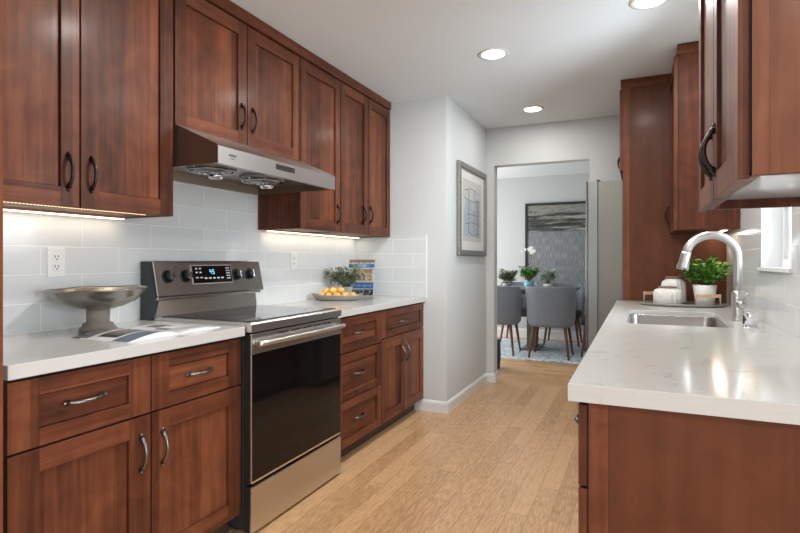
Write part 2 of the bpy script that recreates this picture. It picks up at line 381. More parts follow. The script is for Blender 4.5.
m.box(XR, XR+0.14, WY0, WY1, 0, WZ0); m.box(XR, XR+0.14, WY0, WY1, WZ1, H)
struct('wall_right', m, wall_m)
# walls of the living area behind the camera
m = MB(); m.box(-3.6, XL, -0.72, -0.6, 0, H); m.box(-3.72, -3.6, -3.2, -0.6, 0, H)
struct('wall_living_left', m, wall_m)
m = MB(); m.box(XR+0.14, 4.0, 2.0, 2.12, 0, H); m.box(4.0, 4.12, -3.2, -2.1, 0, H); m.box(4.0, 4.12, 1.7, 2.12, 0, H); m.box(4.0, 4.12, -2.1, 1.7, 2.35, H); m.box(4.0, 4.12, -2.1, 1.7, 0, 0.3)
struct('wall_living_right', m, wall_m)
m = MB(); m.box(-3.6, -2.7, -3.32, -3.2, 0, H); m.box(1.0, 4.0, -3.32, -3.2, 0, H); m.box(-2.7, 1.0, -3.32, -3.2, 2.35, H)
struct('wall_back', m, wall_m)
m = MB()
for x in (-2.7, -1.49, -0.26, 0.95): m.box(x, x+0.05, -3.28, -3.24, 0, 2.35)
m.box(-2.7, 1.0, -3.28, -3.24, 2.30, 2.35); m.box(-2.7, 1.0, -3.28, -3.24, 0, 0.05)
struct('door_1', m, trim_m)
# dining room
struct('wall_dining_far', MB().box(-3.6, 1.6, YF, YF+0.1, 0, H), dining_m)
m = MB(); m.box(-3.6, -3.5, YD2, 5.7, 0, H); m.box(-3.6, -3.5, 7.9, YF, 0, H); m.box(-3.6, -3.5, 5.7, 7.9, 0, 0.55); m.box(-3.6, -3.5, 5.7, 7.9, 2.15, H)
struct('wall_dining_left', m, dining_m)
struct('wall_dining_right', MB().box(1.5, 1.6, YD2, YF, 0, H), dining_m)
m = MB()
for y in (5.7, 6.78, 7.85): m.box(-3.56, -3.52, y, y+0.05, 0.55, 2.15)
m.box(-3.56, -3.52, 5.7, 7.9, 0.55, 0.6); m.box(-3.56, -3.52, 5.7, 7.9, 2.10, 2.15)
struct('window_2', m, trim_m)
# baseboards
def base_prof(t=0.014, h=0.09): return [(0, 0), (t, 0), (t, h-0.02), (t*0.55, h-0.006), (0.003, h), (0, h)]
m = MB()
m.prism([(XN+p[0], p[1]) for p in base_prof()], 'y', YE-0.013, YD)
struct('baseboard_left', m, trim_m)
m = MB(); m.prism([(YE-p[0], p[1]) for p in base_prof()], 'x', -1.655, XN+0.013)
struct('baseboard_return', m, trim_m)
m = MB(); m.prism([(YD-p[0], p[1]) for p in base_prof()], 'x', XN, -1.308+0.012); m.box(-1.308, -1.294, YD-0.01, YD2+0.01, 0, 0.09)
m.prism([(YD-p[0], p[1]) for p in base_prof()], 'x', -0.432, -0.40)
struct('baseboard_doorway', m, trim_m)
m = MB(); m.prism([(YF-p[0], p[1]) for p in base_prof(0.016, 0.14)], 'x', -3.5, 1.5)
struct('baseboard_dining', m, trim_m)
# wall tiles
m = MB(); m.box(XL, -2.197, 0.86, YE, 0.90, 1.80); struct('wall_left_tiles', m, tile_y)
m = MB(); m.box(XL, -1.557, YE-0.008, YE, 0.90, 1.402); m.box(-1.5575, -1.553, YE-0.009, YE, 0.90, 1.405, 1)
struct('wall_return_tiles', m, [tile_x, plastic_w])
m = MB(); t0 = XR-0.008
m.box(t0, XR, 1.279, WY0, 0.90, 1.45); m.box(t0, XR, WY0, WY1, 0.90, WZ0); m.box(t0, XR, WY1, 4.12, 0.90, 1.45); m.box(t0, XR, WY1, 3.575, 1.45, 2.15)
struct('wall_right_tiles', m, tile_y)
# window over the sink
m = MB()
m.box(XR-0.02, XR+0.14, WY0-0.02, WY1+0.02, WZ0-0.012, WZ0+0.004)       # sill
m.box(XR-0.006, XR+0.08, WY1-0.010, WY1+0.014, WZ0, WZ1)                    # side liner far
m.box(XR-0.006, XR+0.08, WY0-0.014, WY0+0.010, WZ0, WZ1)
m.box(XR-0.006, XR+0.08, WY0, WY1, WZ1-0.01, WZ1+0.014)
struct('window_1', m, trim_m)
m = MB()
def frame(mm, x0, x1, a0, a1, z0, z1, wd):
    mm.box(x0, x1, a0, a0+wd, z0, z1); mm.box(x0, x1, a1-wd, a1, z0, z1); mm.box(x0, x1, a0+wd, a1-wd, z0, z0+wd); mm.box(x0, x1, a0+wd, a1-wd, z1-wd, z1)
frame(m, XR+0.075, XR+0.135, WY0, WY1, WZ0+0.004, WZ1, 0.04)
frame(m, XR+0.090, XR+0.120, WY0+0.04, WY1-0.04, WZ0+0.044, WZ1-0.04, 0.035)
struct('window_1_frame', m, trim_m, 0.002)
glass, gn, gl, gb = nt('window_glass')
gt = gn.new('ShaderNodeBsdfTransparent'); gt.inputs['Color'].default_value = (0.95, 0.98, 0.99, 1); gg = gn.new('ShaderNodeBsdfGlossy'); gg.inputs['Roughness'].default_value = 0.02
gm = gn.new('ShaderNodeMixShader'); gf = gn.new('ShaderNodeFresnel'); gf.inputs['IOR'].default_value = 1.3
gl.new(gf.outputs[0], gm.inputs[0]); gl.new(gt.outputs[0], gm.inputs[1]); gl.new(gg.outputs[0], gm.inputs[2]); gl.new(gm.outputs[0], gn['Material Output'].inputs['Surface'])
struct('window_1_pane', MB().box(XR+0.103, XR+0.107, WY0+0.07, WY1-0.07, WZ0+0.07, WZ1-0.07), glass)

# ------------------------------------------------------------------ cabinets (local frame: x width, -y front, z up)
def pull(mb, cx, cz, y, L=0.112, vertical=True, out=0.027, r=0.0052):
    pts = []; rad = []
    N = 13
    for i in range(N):
        t = i/(N-1); s_ = (t-0.5)*L
        o = out*math.sin(PI*t)**0.62 if 0 < t < 1 else 0.0
        rad.append(r*(1.0+0.9*(abs(2*t-1)**5)) + 0.0012*math.sin(PI*t))
        pts.append((cx, y-o, cz+s_) if vertical else (cx+s_, y-o, cz))
    mb.tube(pts, rad, 10)
    for e in (-1, 1):
        p = (cx, y, cz+e*(L/2)) if vertical else (cx+e*(L/2), y, cz)
        mb.cyl(p, (p[0], p[1]-0.004, p[2]), 0.010, 0.008, 14)
        q = (p[0], y-0.002, p[2]+e*0.010) if vertical else (p[0]+e*0.010, y-0.002, p[2])
        mb.ball(q, 0.006, 0, 8)
def front(parent, kind, x0, x1, z0, z1, yf, st=0.062, rl=0.062, pm=None, handle=None, T=0.02, label=None):
    mb = MB()
    mb.box(x0, x0+st, yf, yf+T, z0, z1, 0); mb.box(x1-st, x1, yf, yf+T, z0, z1, 0)
    mb.box(x0+st, x1-st, yf, yf+T, z0, z0+rl, 1); mb.box(x0+st, x1-st, yf, yf+T, z1-rl, z1, 1)
    mb.box(x0+st+0.0016, x1-st-0.0016, yf+0.010, yf+T-0.002, z0+rl+0.0016, z1-rl-0.0016, 1 if kind == 'drawer' else 0)
    o = mb.build(kind, [wood_v, wood_h], parent, 0.0015)
    if handle:
        hb = MB(); pull(hb, handle[0], handle[1], yf if len(handle) < 4 else yf+0.009, vertical=handle[2]); hb.build('handle', pm or pull_m, o)
    return o
LIP = 0.032
def cabinet(name, label, cat, loc, rz, w, depth, z0, z1, fronts, toe=False, group=None, pm=None, under=False, crown=None, endpanel=None, st=0.062):
    t = thing(name, label, cat, loc, rz, group)
    mb = MB(); LIP = 0.032 if under == 2 else 0.006
    if under:
        mb.box(0, w, 0, depth, z0+LIP, z1, 0)
        mb.box(0, 0.016, 0, depth, z0, z0+LIP, 0); mb.box(w-0.016, w, 0, depth, z0, z0+LIP, 0); mb.box(0.016, w-0.016, 0, 0.018, z0, z0+LIP, 0)
        mb.box(0.016, w-0.016, 0.018, depth-0.002, z0+LIP-0.002, z0+LIP+0.0005, 1)
    else:
        mb.box(0, w, 0, depth, z0, z1, 0)
    mb.build('body', [wood_v, white_under if under == 2 else wood_h], t, 0.001)
    # black sheet added behind the door gaps to paint their shade
    MB().box(0.004, w-0.004, -0.0035, -0.0005, z0+0.006, z1-0.006).build('reveal', dark_gap, t)
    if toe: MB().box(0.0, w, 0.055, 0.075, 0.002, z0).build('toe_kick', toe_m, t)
    for f in fronts:
        front(t, f[0], f[1], f[2], f[3], f[4], -0.0235, st=f[6] if len(f) > 6 else st, rl=(0.05 if f[0] == 'drawer' else 0.068), pm=pm, handle=f[5])
    if crown:
        cz0, cz1, out, sides = crown
        mb = MB(); mb.box(0-(out if 'l' in sides else 0), w+(out if 'r' in sides else 0), -0.004-out*0.4, 0.0 if not sides else depth, cz0, cz1)
        mb.build('crown_molding', wood_h, t, 0.002)
    return t

RL, RR = PI/2, -PI/2
# left base cabinets, carcass front at x=-1.6005
xb = -1.6005
def L(y): return (xb, y, 0)
cabinet('base_cabinet', 'cherry base cabinet left of the range, under the pedestal bowl', 'cabinet', L(0.865), RL, 0.937, 0.595, 0.10, 0.872,
        [('drawer', 0.005, 0.469, 0.664, 0.862, (0.228, 0.768, False), 0.085), ('drawer', 0.475, 0.934, 0.664, 0.862, (0.699, 0.762, False), 0.075),
         ('door', 0.005, 0.469, 0.10, 0.657, (0.430, 0.53, True), 0.085), ('door', 0.475, 0.934, 0.10, 0.657, (0.520, 0.525, True), 0.075)], toe=True)
cabinet('drawer_cabinet', 'narrow cherry cabinet with three stacked drawers right of the range', 'cabinet', L(2.592), RL, 0.570, 0.595, 0.10, 0.872,
        [('drawer', 0.003, 0.567, 0.655, 0.862, (0.262, 0.760, False)), ('drawer', 0.003, 0.567, 0.376, 0.648, (0.262, 0.514, False)), ('drawer', 0.003, 0.567, 0.100, 0.369, (0.262, 0.245, False))], toe=True)
cabinet('base_cabinet', 'cherry base cabinet in the far corner, one wide drawer over two doors', 'cabinet', L(3.165), RL, 0.762, 0.595, 0.10, 0.872,
        [('drawer', 0.003, 0.755, 0.672, 0.862, (0.36, 0.762, False)), ('door', 0.003, 0.374, 0.10, 0.665, (0.332, 0.52, True), 0.055), ('door', 0.380, 0.755, 0.10, 0.665, (0.422, 0.52, True), 0.055)], toe=True)
# tall cabinet at the left edge of the photo
t = thing('tall_cabinet', 'tall cherry cabinet seen as a sliver at the left edge of the photo', 'cabinet', (-1.5435, 0.19, 0), RL)
MB().box(0, 0.6415, 0.02, 0.62, 0.10, 2.44).build('body', wood_v, t, 0.001); MB().box(0.642, 0.6495, -0.002, 0.62, 0.0, 2.44).build('end_panel', wood_v, t); MB().box(0, 0.640, 0.09, 0.11, 0, 0.10).build('toe_kick', toe_m, t)
front(t, 'door', 0.003, 0.323, 0.10, 2.43, -0.002, handle=(0.29, 1.1, True)); front(t, 'door', 0.329, 0.640, 0.10, 2.43, -0.002, handle=(0.36, 1.1, True))
# left uppers, carcass front at x=-1.8975
xu = -1.8975
def U(y): return (xu, y, 0)
cabinet('wall_cabinet', 'double-door cherry wall cabinet above the pedestal bowl, left of the range hood', 'cabinet', U(0.862), RL, 0.845, 0.300, 1.395, 2.44,
        [('door', 0.004, 0.414, 1.395, 2.432, (0.372, 1.521, True), 0.068), ('door', 0.420, 0.842, 1.395, 2.432, (0.460, 1.523, True), 0.068)], pm=bronze_m, under=True)
cabinet('wall_cabinet', 'short double-door cherry wall cabinet directly above the range hood', 'cabinet', U(1.712), RL, 0.944, 0.300, 1.80, 2.44,
        [('door', 0.003, 0.472, 1.80, 2.432, (0.430, 1.945, True), 0.065), ('door', 0.478, 0.941, 1.80, 2.432, (0.516, 1.942, True), 0.065)], pm=bronze_m)
cabinet('wall_cabinet', 'single-door cherry wall cabinet just right of the range hood', 'cabinet', U(2.66), RL, 0.472, 0.300, 1.395, 2.44,
        [('door', 0.003, 0.469, 1.395, 2.432, (0.430, 1.514, True), 0.062)], pm=bronze_m, under=True)
cabinet('wall_cabinet', 'double-door cherry wall cabinet at the far end of the left row', 'cabinet', U(3.134), RL, 0.792, 0.300, 1.395, 2.44,
        [('door', 0.003, 0.398, 1.395, 2.432, (0.325, 1.542, True), 0.058), ('door', 0.404, 0.789, 1.395, 2.432, (0.434, 1.547, True), 0.058)], pm=bronze_m, under=True)
m = MB(); m.box(XL+0.002, -1.866, 0.862, 3.926, 2.4405, 2.502)
tag(m.build('crown_molding', wood_h, None, 0.002), 'long cherry crown moulding along the ceiling above the left wall cabinets', 'moulding')

# right base cabinets: carcass front x=-0.108, local x runs towards the camera
def R(y): return (-0.1085, y, 0)
cabinet('base_cabinet', 'cherry base cabinet with a plain end panel facing the camera, bottom right', 'cabinet', R(2.20), RR, 0.90, 0.640, 0.10, 0.872,
        [('drawer', 0.003, 0.447, 0.672, 0.862, (0.225, 0.767, False)), ('drawer', 0.453, 0.897, 0.672, 0.862, (0.675, 0.767, False)),
         ('door', 0.003, 0.447, 0.10, 0.665, (0.40, 0.55, True)), ('door', 0.453, 0.897, 0.10, 0.665, (0.50, 0.55, True))], toe=True)
bpy.context.view_layer.update()
t = [o for o in C.objects if o.get('label', '').startswith('cherry base cabinet with a plain end')][0]
m = MB(); m.box(0.9, 0.904, 0.0, 0.042, 0.0, 0.872, 1); m.box(0.9, 0.9025, 0.0425, 0.640, 0.0, 0.872)
m.build('end_panel', [wood_in, wood_v], t)
t = cabinet('sink_cabinet', 'cherry sink base cabinet under the stainless sink', 'cabinet', R(3.43), RR, 1.225, 0.640, 0.10, 0.60,
        [('drawer', 0.003, 1.222, 0.672, 0.862, None), ('door', 0.003, 0.609, 0.10, 0.665, (0.565, 0.55, True)), ('door', 0.615, 1.222, 0.10, 0.665, (0.660, 0.55, True))], toe=True)
m = MB(); m.box(0, 0.018, 0, 0.64, 0.60, 0.872); m.box(1.207, 1.225, 0, 0.64, 0.60, 0.872); m.box(0.018, 1.207, 0, 0.018, 0.60, 0.872)
m.build('side_walls', wood_v, t)
cabinet('base_cabinet', 'cherry base cabinet beside the fridge panel at the far end of the sink counter', 'cabinet', R(4.116), RR, 0.682, 0.640, 0.10, 0.872,
        [('drawer', 0.003, 0.679, 0.672, 0.862, (0.34, 0.767, False)), ('door', 0.003, 0.338, 0.10, 0.665, (0.30, 0.55, True)), ('door', 0.344, 0.679, 0.10, 0.665, (0.385, 0.55, True))], toe=True)
# right uppers
t = cabinet('wall_cabinet', 'cherry wall cabinet nearest the camera, upper right, seen from its side', 'cabinet', (0.2065, 2.07, 0), RR, 0.80, 0.326, 1.372, 2.44,
        [('door', 0.003, 0.397, 1.366, 2.432, (0.362, 1.495, True)), ('door', 0.403, 0.797, 1.366, 2.432, (0.437, 1.495, True))], pm=bronze_m, under=2, crown=(2.441, 2.502, 0.004, 'lr'))
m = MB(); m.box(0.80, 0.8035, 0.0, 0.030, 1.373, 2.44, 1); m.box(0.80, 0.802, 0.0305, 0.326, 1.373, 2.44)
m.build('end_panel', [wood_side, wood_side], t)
cabinet('wall_cabinet', 'cherry wall cabinet between the sink window and the tall fridge panel', 'cabinet', (0.2105, 4.117, 0), RR, 0.537, 0.322, 1.385, 2.44,
        [('door', 0.003, 0.534, 1.385, 2.432, (0.040, 1.515, True))], pm=bronze_m, under=True, crown=(2.441, 2.502, 0.004, 'r'))
# tall panel and over-fridge cabinet
t = thing('fridge_cabinet', 'tall cherry fridge enclosure with plain full-height panel and top cabinet', 'cabinet', (-0.113, 5.10, 0), RR)
m = MB(); m.box(0.96, 0.979, 0.045, 0.643, 0.0, 2.44, 0); m.box(0.958, 0.980, 0.0, 0.0445, 0.0, 2.44, 1); m.build('side_panel', [wood_in, wood_v], t)
m = MB(); m.box(0.0, 0.9575, 0.0, 0.643, 1.85, 2.44); m.build('body', wood_v, t)
front(t, 'door', 0.003, 0.484, 1.85, 2.432, -0.021, pm=bronze_m, handle=(0.45, 1.985, True)); front(t, 'door', 0.490, 0.977, 1.85, 2.432, -0.021, pm=bronze_m, handle=(0.524, 1.985, True))
MB().box(0, 0.983, -0.014, 0.643, 2.441, 2.502).build('crown_molding', wood_h, t, 0.002)

# ------------------------------------------------------------------ countertops
def rrect(x0, x1, y0, y1, r, n=6):
    pts = []
    for cx, cy, a0 in ((x1-r, y1-r, 0), (x0+r, y1-r, PI/2), (x0+r, y0+r, PI), (x1-r, y0+r, 3*PI/2)):
        for i in range(n+1):
            a = a0+PI/2*i/n; pts.append((cx+r*math.cos(a), cy+r*math.sin(a)))
    return pts
o = MB().box(-2.196, -1.557, 0.860, 1.803, 0.8735, 0.914).build('countertop', quartz_m, None, 0.002)
tag(o, 'white quartz countertop left of the range, holding bowl and magazine', 'countertop')
o = MB().box(-2.196, -1.557, 2.572, YE-0.010, 0.8735, 0.914).build('countertop', quartz_m, None, 0.002)
tag(o, 'white quartz countertop right of the range, in the far corner', 'countertop')
SX0, SX1, SY0, SY1 = -0.055, 0.370, 2.62, 3.35
def slab_with_hole(name, outer, hole, z0, z1, mat, aprons=()):
    cu = bpy.data.curves.new('tmp_outline', 'CURVE'); cu.dimensions = '2D'; cu.fill_mode = 'BOTH'; cu.extrude = (z1-z0)/2-0.002; cu.bevel_depth = 0.002; cu.bevel_resolution = 1; cu.offset = -0.002
    for pts in (outer, hole):
        s = cu.splines.new('POLY'); s.points.add(len(pts)-1); s.use_cyclic_u = True
        for i, p in enumerate(pts): s.points[i].co = (p[0], p[1], 0, 1)
    tmp = bpy.data.objects.new('tmp_outline', cu); C.objects.link(tmp)
    dg = bpy.context.evaluated_depsgraph_get(); dg.update()
    me = bpy.data.meshes.new_from_object(tmp.evaluated_get(dg)); bpy.data.objects.remove(tmp)
    me.transform(Matrix.Translation((0, 0, (z0+z1)/2))); me.name = name; me.materials.clear(); me.materials.append(mat)
    if aprons:
        ab = MB(); ab.bm.from_mesh(me)
        for b_ in aprons: ab.box(*b_)
        ab.bm.to_mesh(me); ab.bm.free()
    for p in me.polygons: p.use_smooth = False
    o = bpy.data.objects.new(name, me); C.objects.link(o); return o
o = slab_with_hole('countertop', [(-0.153, 1.279), (0.526, 1.279), (0.526, 4.117), (-0.153, 4.117)], rrect(SX0, SX1, SY0, SY1, 0.05), 0.892, 0.914, quartz_m, [(-0.1528, -0.131, 1.2792, 4.1168, 0.8735, 0.8935), (-0.131, 0.5258, 1.2792, 1.299, 0.8735, 0.8935), (-0.131, 0.526, 2.30, 2.33, 0.8735, 0.8935), (-0.131, 0.526, 3.55, 3.58, 0.8735, 0.8935)])
tag(o, 'long white quartz countertop with the sink, in the right foreground', 'countertop')

# sink
t = thing('kitchen_sink', 'undermount stainless steel sink set in the right counter', 'sink', (0, 0, 0))
def loop(g, z, r=0.05): return [(p[0], p[1], z) for p in rrect(SX0-g, SX1+g, SY0-g, SY1+g, max(r, 0.01))]
m = MB(); m.loft([loop(0.022, 0.8905, 0.07), loop(0.0, 0.8905), loop(-0.002, 0.886), loop(-0.008, 0.70), loop(-0.02, 0.672), loop(-0.06, 0.665, 0.03)], 0, True, False, True)
so = m.build('basin', steel_sink, t, normals=False); md = so.modifiers.new('solid', 'SOLIDIFY'); md.thickness = 0.0012; md.offset = 1
MB().lathe([(0.045, 0), (0.045, 0.003), (0.03, 0.003), (0.028, 0.001)], ((SX0+SX1)/2, 2.98, 0.6655), 24).build('drain', chrome, t)

# faucet
FX, FY = 0.425, 2.955
t = thing('kitchen_faucet', 'brushed nickel high-arc pull-down faucet behind the sink', 'faucet', (FX, FY, 0.914))
m = MB(); m.lathe([(0.031, 0), (0.032, 0.004), (0.029, 0.010), (0.0275, 0.014), (0.0275, 0.13), (0.0235, 0.138), (0.0205, 0.142)], seg=28); m.build('base', nickel, t)
m = MB(); pts = [(0, 0, 0.135), (0, 0, 0.20), (0, 0, 0.27)]
Rr = 0.110
for i in range(1, 17):
    a = PI*i/16*0.93; pts.append((-Rr+Rr*math.cos(a), 0, 0.300+Rr*1.0*math.sin(a)))
m.tube(pts, [0.0200]*len(pts), 18); m.build('spout', nickel, t)
e = Vector(pts[-1]); d = (e-Vector(pts[-2])).normalized()
m = MB(); d = Vector((-0.22, 0, -1)).normalized(); m.tube([e-d*0.005, e+d*0.005, e+d*0.03, e+d*0.070, e+d*0.085], [0.0205, 0.0225, 0.0225, 0.0275, 0.0265], 20); so = m.build('spray_head', nickel, t)
m = MB(); q = e+d*0.040+Vector((-0.0235, 0, 0.0)); m.tube([q-d*0.012, q+d*0.012], 0.0055, 10); m.build('spray_button', black_pl, so)
m = MB(); m.tube([(0, 0, 0.080), (0.012, -0.034, 0.078), (0.016, -0.050, 0.077)], [0.020, 0.020, 0.017], 18)
m.tube([(0.014, -0.044, 0.085), (0.022, -0.052, 0.110), (0.030, -0.058, 0.135)], [0.009, 0.0075, 0.006], 12); m.build('lever', nickel, t)
t = thing('air_gap', 'small chrome dishwasher air gap on the counter beside the faucet', 'air gap', (0.428, 2.668, 0.914))
m = MB(); m.lathe([(0.030, 0), (0.030, 0.003), (0.0265, 0.004)], seg=24); m.build('flange', chrome, t)
m = MB(); m.lathe([(0.0255, 0.003), (0.0255, 0.060), (0.023, 0.066), (0.013, 0.068)], seg=28); b_ = m.build('cap', chrome, t)
MB().box(-0.0272, -0.0245, -0.010, 0.0, 0.014, 0.052).build('vent_slot', black_pl, b_)

# ------------------------------------------------------------------ range
RY0, RY1 = 1.808, 2.564
t = thing('electric_range', 'stainless steel electric range with black oven door between the left counters', 'range', (0, 0, 0))
YC = (RY0+RY1)/2
m = MB(); m.box(-2.19, -1.575, RY0+0.002, RY1-0.002, 0.03, 0.905, 0)
for y in (RY0+0.05, RY1-0.05):
    for x in (-2.12, -1.65): m.cyl((x, y, 0), (x, y, 0.032), 0.018, 0.018, 12, 0)
m.build('body', dark_side, t)
m = MB(); m.prism([(-2.12, 0.900), (-1.545, 0.888), (-1.528, 0.888), (-1.528, 0.922), (-1.534, 0.930), (-2.12, 0.930)], 'y', RY0, RY1, 0)
ct = m.build('cooktop_frame', steel_m, t, 0.002)
MB().box(-2.085, -1.552, RY0+0.016, RY1-0.016, 0.9305, 0.9345).build('glass_top', cook_glass, ct, 0.0015)
for (x, y, r) in ((-1.70, 2.00, 0.115), (-1.70, 2.38, 0.09), (-1.95, 2.00, 0.075), (-1.95, 2.38, 0.10)):
    for rr in (r, r*0.62):
        m = MB(); n_ = 48; A = [m.bm.verts.new((x+math.cos(2*PI*i/n_)*rr, y+math.sin(2*PI*i/n_)*rr, 0.9349)) for i in range(n_)]
        B = [m.bm.verts.new((x+math.cos(2*PI*i/n_)*(rr-0.002), y+math.sin(2*PI*i/n_)*(rr-0.002), 0.9349)) for i in range(n_)]
        for i in range(n_): m.face([A[i], A[(i+1) % n_], B[(i+1) % n_], B[i]])
        m.build('burner_ring', burner_m, ct)
# backguard: lower stand and overhanging control panel
m = MB(); m.prism([(-2.19, 0.92), (-2.118, 0.930), (-2.128, 1.012), (-2.19, 1.012)], 'y', RY0+0.012, RY1-0.008, 0); lb = m.build('backguard', steel_p, t, 0.002)
m = MB(); m.prism([(-2.192, 0.915), (-2.120, 0.915), (-2.092, 1.008), (-2.128, 1.196), (-2.192, 1.196)], 'y', RY0-0.012, RY0+0.010, 0)
m.build('backguard_side', dark_side, t, 0.002)
m = MB(); m.prism([(-2.192, 0.94), (-2.145, 0.94), (-2.150, 1.008), (-2.128, 1.194), (-2.192, 1.194)], 'y', RY1-0.004, RY1+0.004, 0)
m.build('backguard_side', dark_side, t, 0.002)
m = MB(); prof = [(-2.185, 1.022), (-2.083, 1.022), (-2.078, 1.030), (-2.112, 1.190), (-2.118, 1.198), (-2.185, 1.198)]
m.prism(prof, 'y', RY0-0.004, RY1+0.006, 0); cp = m.build('control_panel', steel_p, t, 0.003)
MB().box(-2.16, -2.078, RY0-0.006, RY1-0.02, 1.010, 1.0215).build('chrome_ledge', chrome, t, 0.002)
for za, zb, xa, xb in ((1.034, 1.194, -2.0775, -2.1115),):
    MB().prism([(xa+0.0012, za), (xb+0.0012, zb), (xb-0.006, zb), (xa-0.006, za)], 'y', RY0-0.0075, RY0-0.0035).build('edge_trim', chrome, cp)
# on-panel helper: point on the sloping face at height z
def onp(z, o=0.0):
    f = (z-1.030)/0.160; nx, nz = 0.978, 0.208
    return (-2.078-0.034*f+nx*o, z+nz*o)
def panel_quad(mb, y0, y1, z0, z1, o, mi=0, th=0.0015):
    a, b = onp(z0, o), onp(z1, o); c, d = onp(z1, o-th), onp(z0, o-th)
    mb.prism([a, b, c, d], 'y', y0, y1, mi)
for y in (1.872, 1.985, 2.352, 2.462):
    z = 1.122; c = onp(z); e = onp(z, 0.008); k = MB()
    k.cyl((c[0], y, c[1]), (e[0], y, e[1]), 0.033, 0.032, 28)
    k1 = onp(z, 0.030); k.cyl((e[0], y, e[1]), (k1[0], y, k1[1]), 0.024, 0.021, 28)
    ko = k.build('knob', black_pl, t)
    g = MB(); f0 = onp(z, 0.0305); 
    g.prism([onp(z-0.021, 0.029), onp(z+0.021, 0.029), onp(z+0.019, 0.040), onp(z-0.019, 0.040)], 'y', y-0.0045, y+0.0045)
    g.build('grip', chrome, ko, 0.001)
m = MB(); panel_quad(m, 2.030, 2.312, 1.082, 1.172, 0.003, 0, 0.003); dp = m.build('display', black_glass, t)
m = MB(); panel_quad(m, 2.024, 2.318, 1.077, 1.177, 0.0015, 0, 0.0015); m.build('display_bezel', steel_light, t)
disp_w = simple('display_print', (0.45, 0.47, 0.5), 0.4, emit=(0.7, 0.75, 0.8), estr=0.25); disp_b = simple('display_digits', (0.1, 0.4, 0.6), 0.4, emit=(0.12, 0.50, 0.85), estr=1.6)
m = MB()
for (yy, zz) in ((2.052, 1.154), (2.078, 1.154), (2.052, 1.134), (2.078, 1.134)): panel_quad(m, yy, yy+0.013, zz, zz+0.007, 0.0035, 0, 0.0004)
for i in range(7): panel_quad(m, 2.048+i*0.030, 2.048+i*0.030+0.018, 1.103 if i > 1 else 1.108, 1.110 if i > 1 else 1.113, 0.0035, 0, 0.0004)
for i in range(5):
    for j in range(2): panel_quad(m, 2.272+j*0.016, 2.283+j*0.016, 1.100+i*0.014, 1.106+i*0.014, 0.0035, 0, 0.0004)
m.build('display_print', disp_w, dp)
SEG = {'4': 'bcfg', '5': 'acdfg', ':': ''}
m = MB()
def seg7(mb, ch, y, z, wd=0.013, hh=0.024, k=0.003):
    S = {'a': (0, wd, hh-k, hh), 'b': (wd-k, wd, hh/2, hh), 'c': (wd-k, wd, 0, hh/2), 'd': (0, wd, 0, k), 'e': (0, k, 0, hh/2), 'f': (0, k, hh/2, hh), 'g': (0, wd, hh/2-k/2, hh/2+k/2)}
    for s_ in SEG[ch]: a = S[s_]; panel_quad(mb, y+a[0], y+a[1], z+a[2], z+a[3], 0.0035, 0, 0.0004)
seg7(m, '4', 2.150, 1.128); seg7(m, '5', 2.170, 1.128); m.build('display_digits', disp_b, dp)
m = MB()
for i in range(7): panel_quad(m, 2.132+i*0.0105, 2.139+i*0.0105, 1.0585, 1.0635, 0.0006, 0, 0.0004)
m.build('maker_marking', dark_side, cp)
# oven door
MB().box(-1.574, -1.541, RY0+0.006, RY1-0.006, 0.226, 0.878).build('door_core', dark_gap, t)
m = MB(); m.box(-1.5405, -1.530, RY0+0.004, RY1-0.004, 0.792, 0.880, 0); m.box(-1.5405, -1.5305, RY0+0.004, RY0+0.0085, 0.232, 0.792, 0)
dr = m.build('oven_door', steel_m, t, 0.002)
MB().box(-1.5405, -1.531, RY0+0.009, RY1-0.004, 0.238, 0.7915).build('door_glass', black_glass, dr, 0.002)
MB().box(-1.5405, -1.533, RY0+0.008, RY1-0.004, 0.229, 0.2375).build('door_bottom_trim', chrome, dr)
m = MB()
for i in range(5): m.box(-1.5302, -1.5292, 2.00+i*0.094, 2.078+i*0.094, 0.862, 0.867)
m.build('vent_slots', black_pl, dr)
m = MB(); pts = [(-1.493-0.010*(abs(2*i/12-1)**2), RY0+0.016+(RY1-RY0-0.032)*i/12, 0.838) for i in range(13)]
m.tube(pts, 0.0125, 14)
for y in (RY0+0.035, RY1-0.035): m.tube([(-1.530, y, 0.838), (-1.500, y, 0.838)], 0.009, 12)
m.build('handle', steel_light, dr)
MB().box(-1.574, -1.5415, RY0+0.006, RY1-0.006, 0.016, 0.212).build('drawer_core', dark_gap, t)
MB().box(-1.541, -1.530, RY0+0.004, RY1-0.004, 0.014, 0.214).build('storage_drawer', steel_m, t, 0.002)

# ------------------------------------------------------------------ range hood
HY0, HY1 = 1.716, 2.657
t = thing('range_hood', 'stainless steel under-cabinet range hood above the range', 'range hood', (0, 0, 0))
m = MB()
# sloping shell, outer skin with thickness
th = 0.002
m.prism([(-1.878, 1.808), (-1.640, 1.700), (-1.640, 1.696), (-1.878, 1.804)], 'y', HY0, HY1, 0)
m.prism([(-1.640, 1.700), (-1.628, 1.690), (-1.628, 1.616), (-1.632, 1.616), (-1.632, 1.688), (-1.642, 1.696)], 'y', HY0, HY1, 1)
m.build('canopy', [steel_m, steel_light], t)
for y in (HY0, HY1-th):
    m = MB(); m.prism([(-2.193, 1.616), (-1.629, 1.616), (-1.629, 1.690), (-1.640, 1.699), (-1.877, 1.806), (-2.193, 1.806)], 'y', y-(0.0006 if y == HY0 else 0), y+th+(0 if y == HY0 else 0.0006), 0)
    m.build('side_panel', hood_side, t)
MB().box(-2.195, -2.188, HY0+th, HY1-th, 1.612, 1.80).build('back_panel', hood_back_tan_reflect, t)
m = MB(); m.box(-2.187, -1.633, HY0+th, HY1-th, 1.662, 1.665, 0)
m.box(-1.66, -1.633, HY0+th, HY1-th, 1.617, 1.662, 0)
m.build('inner_panel', hood_in, t)
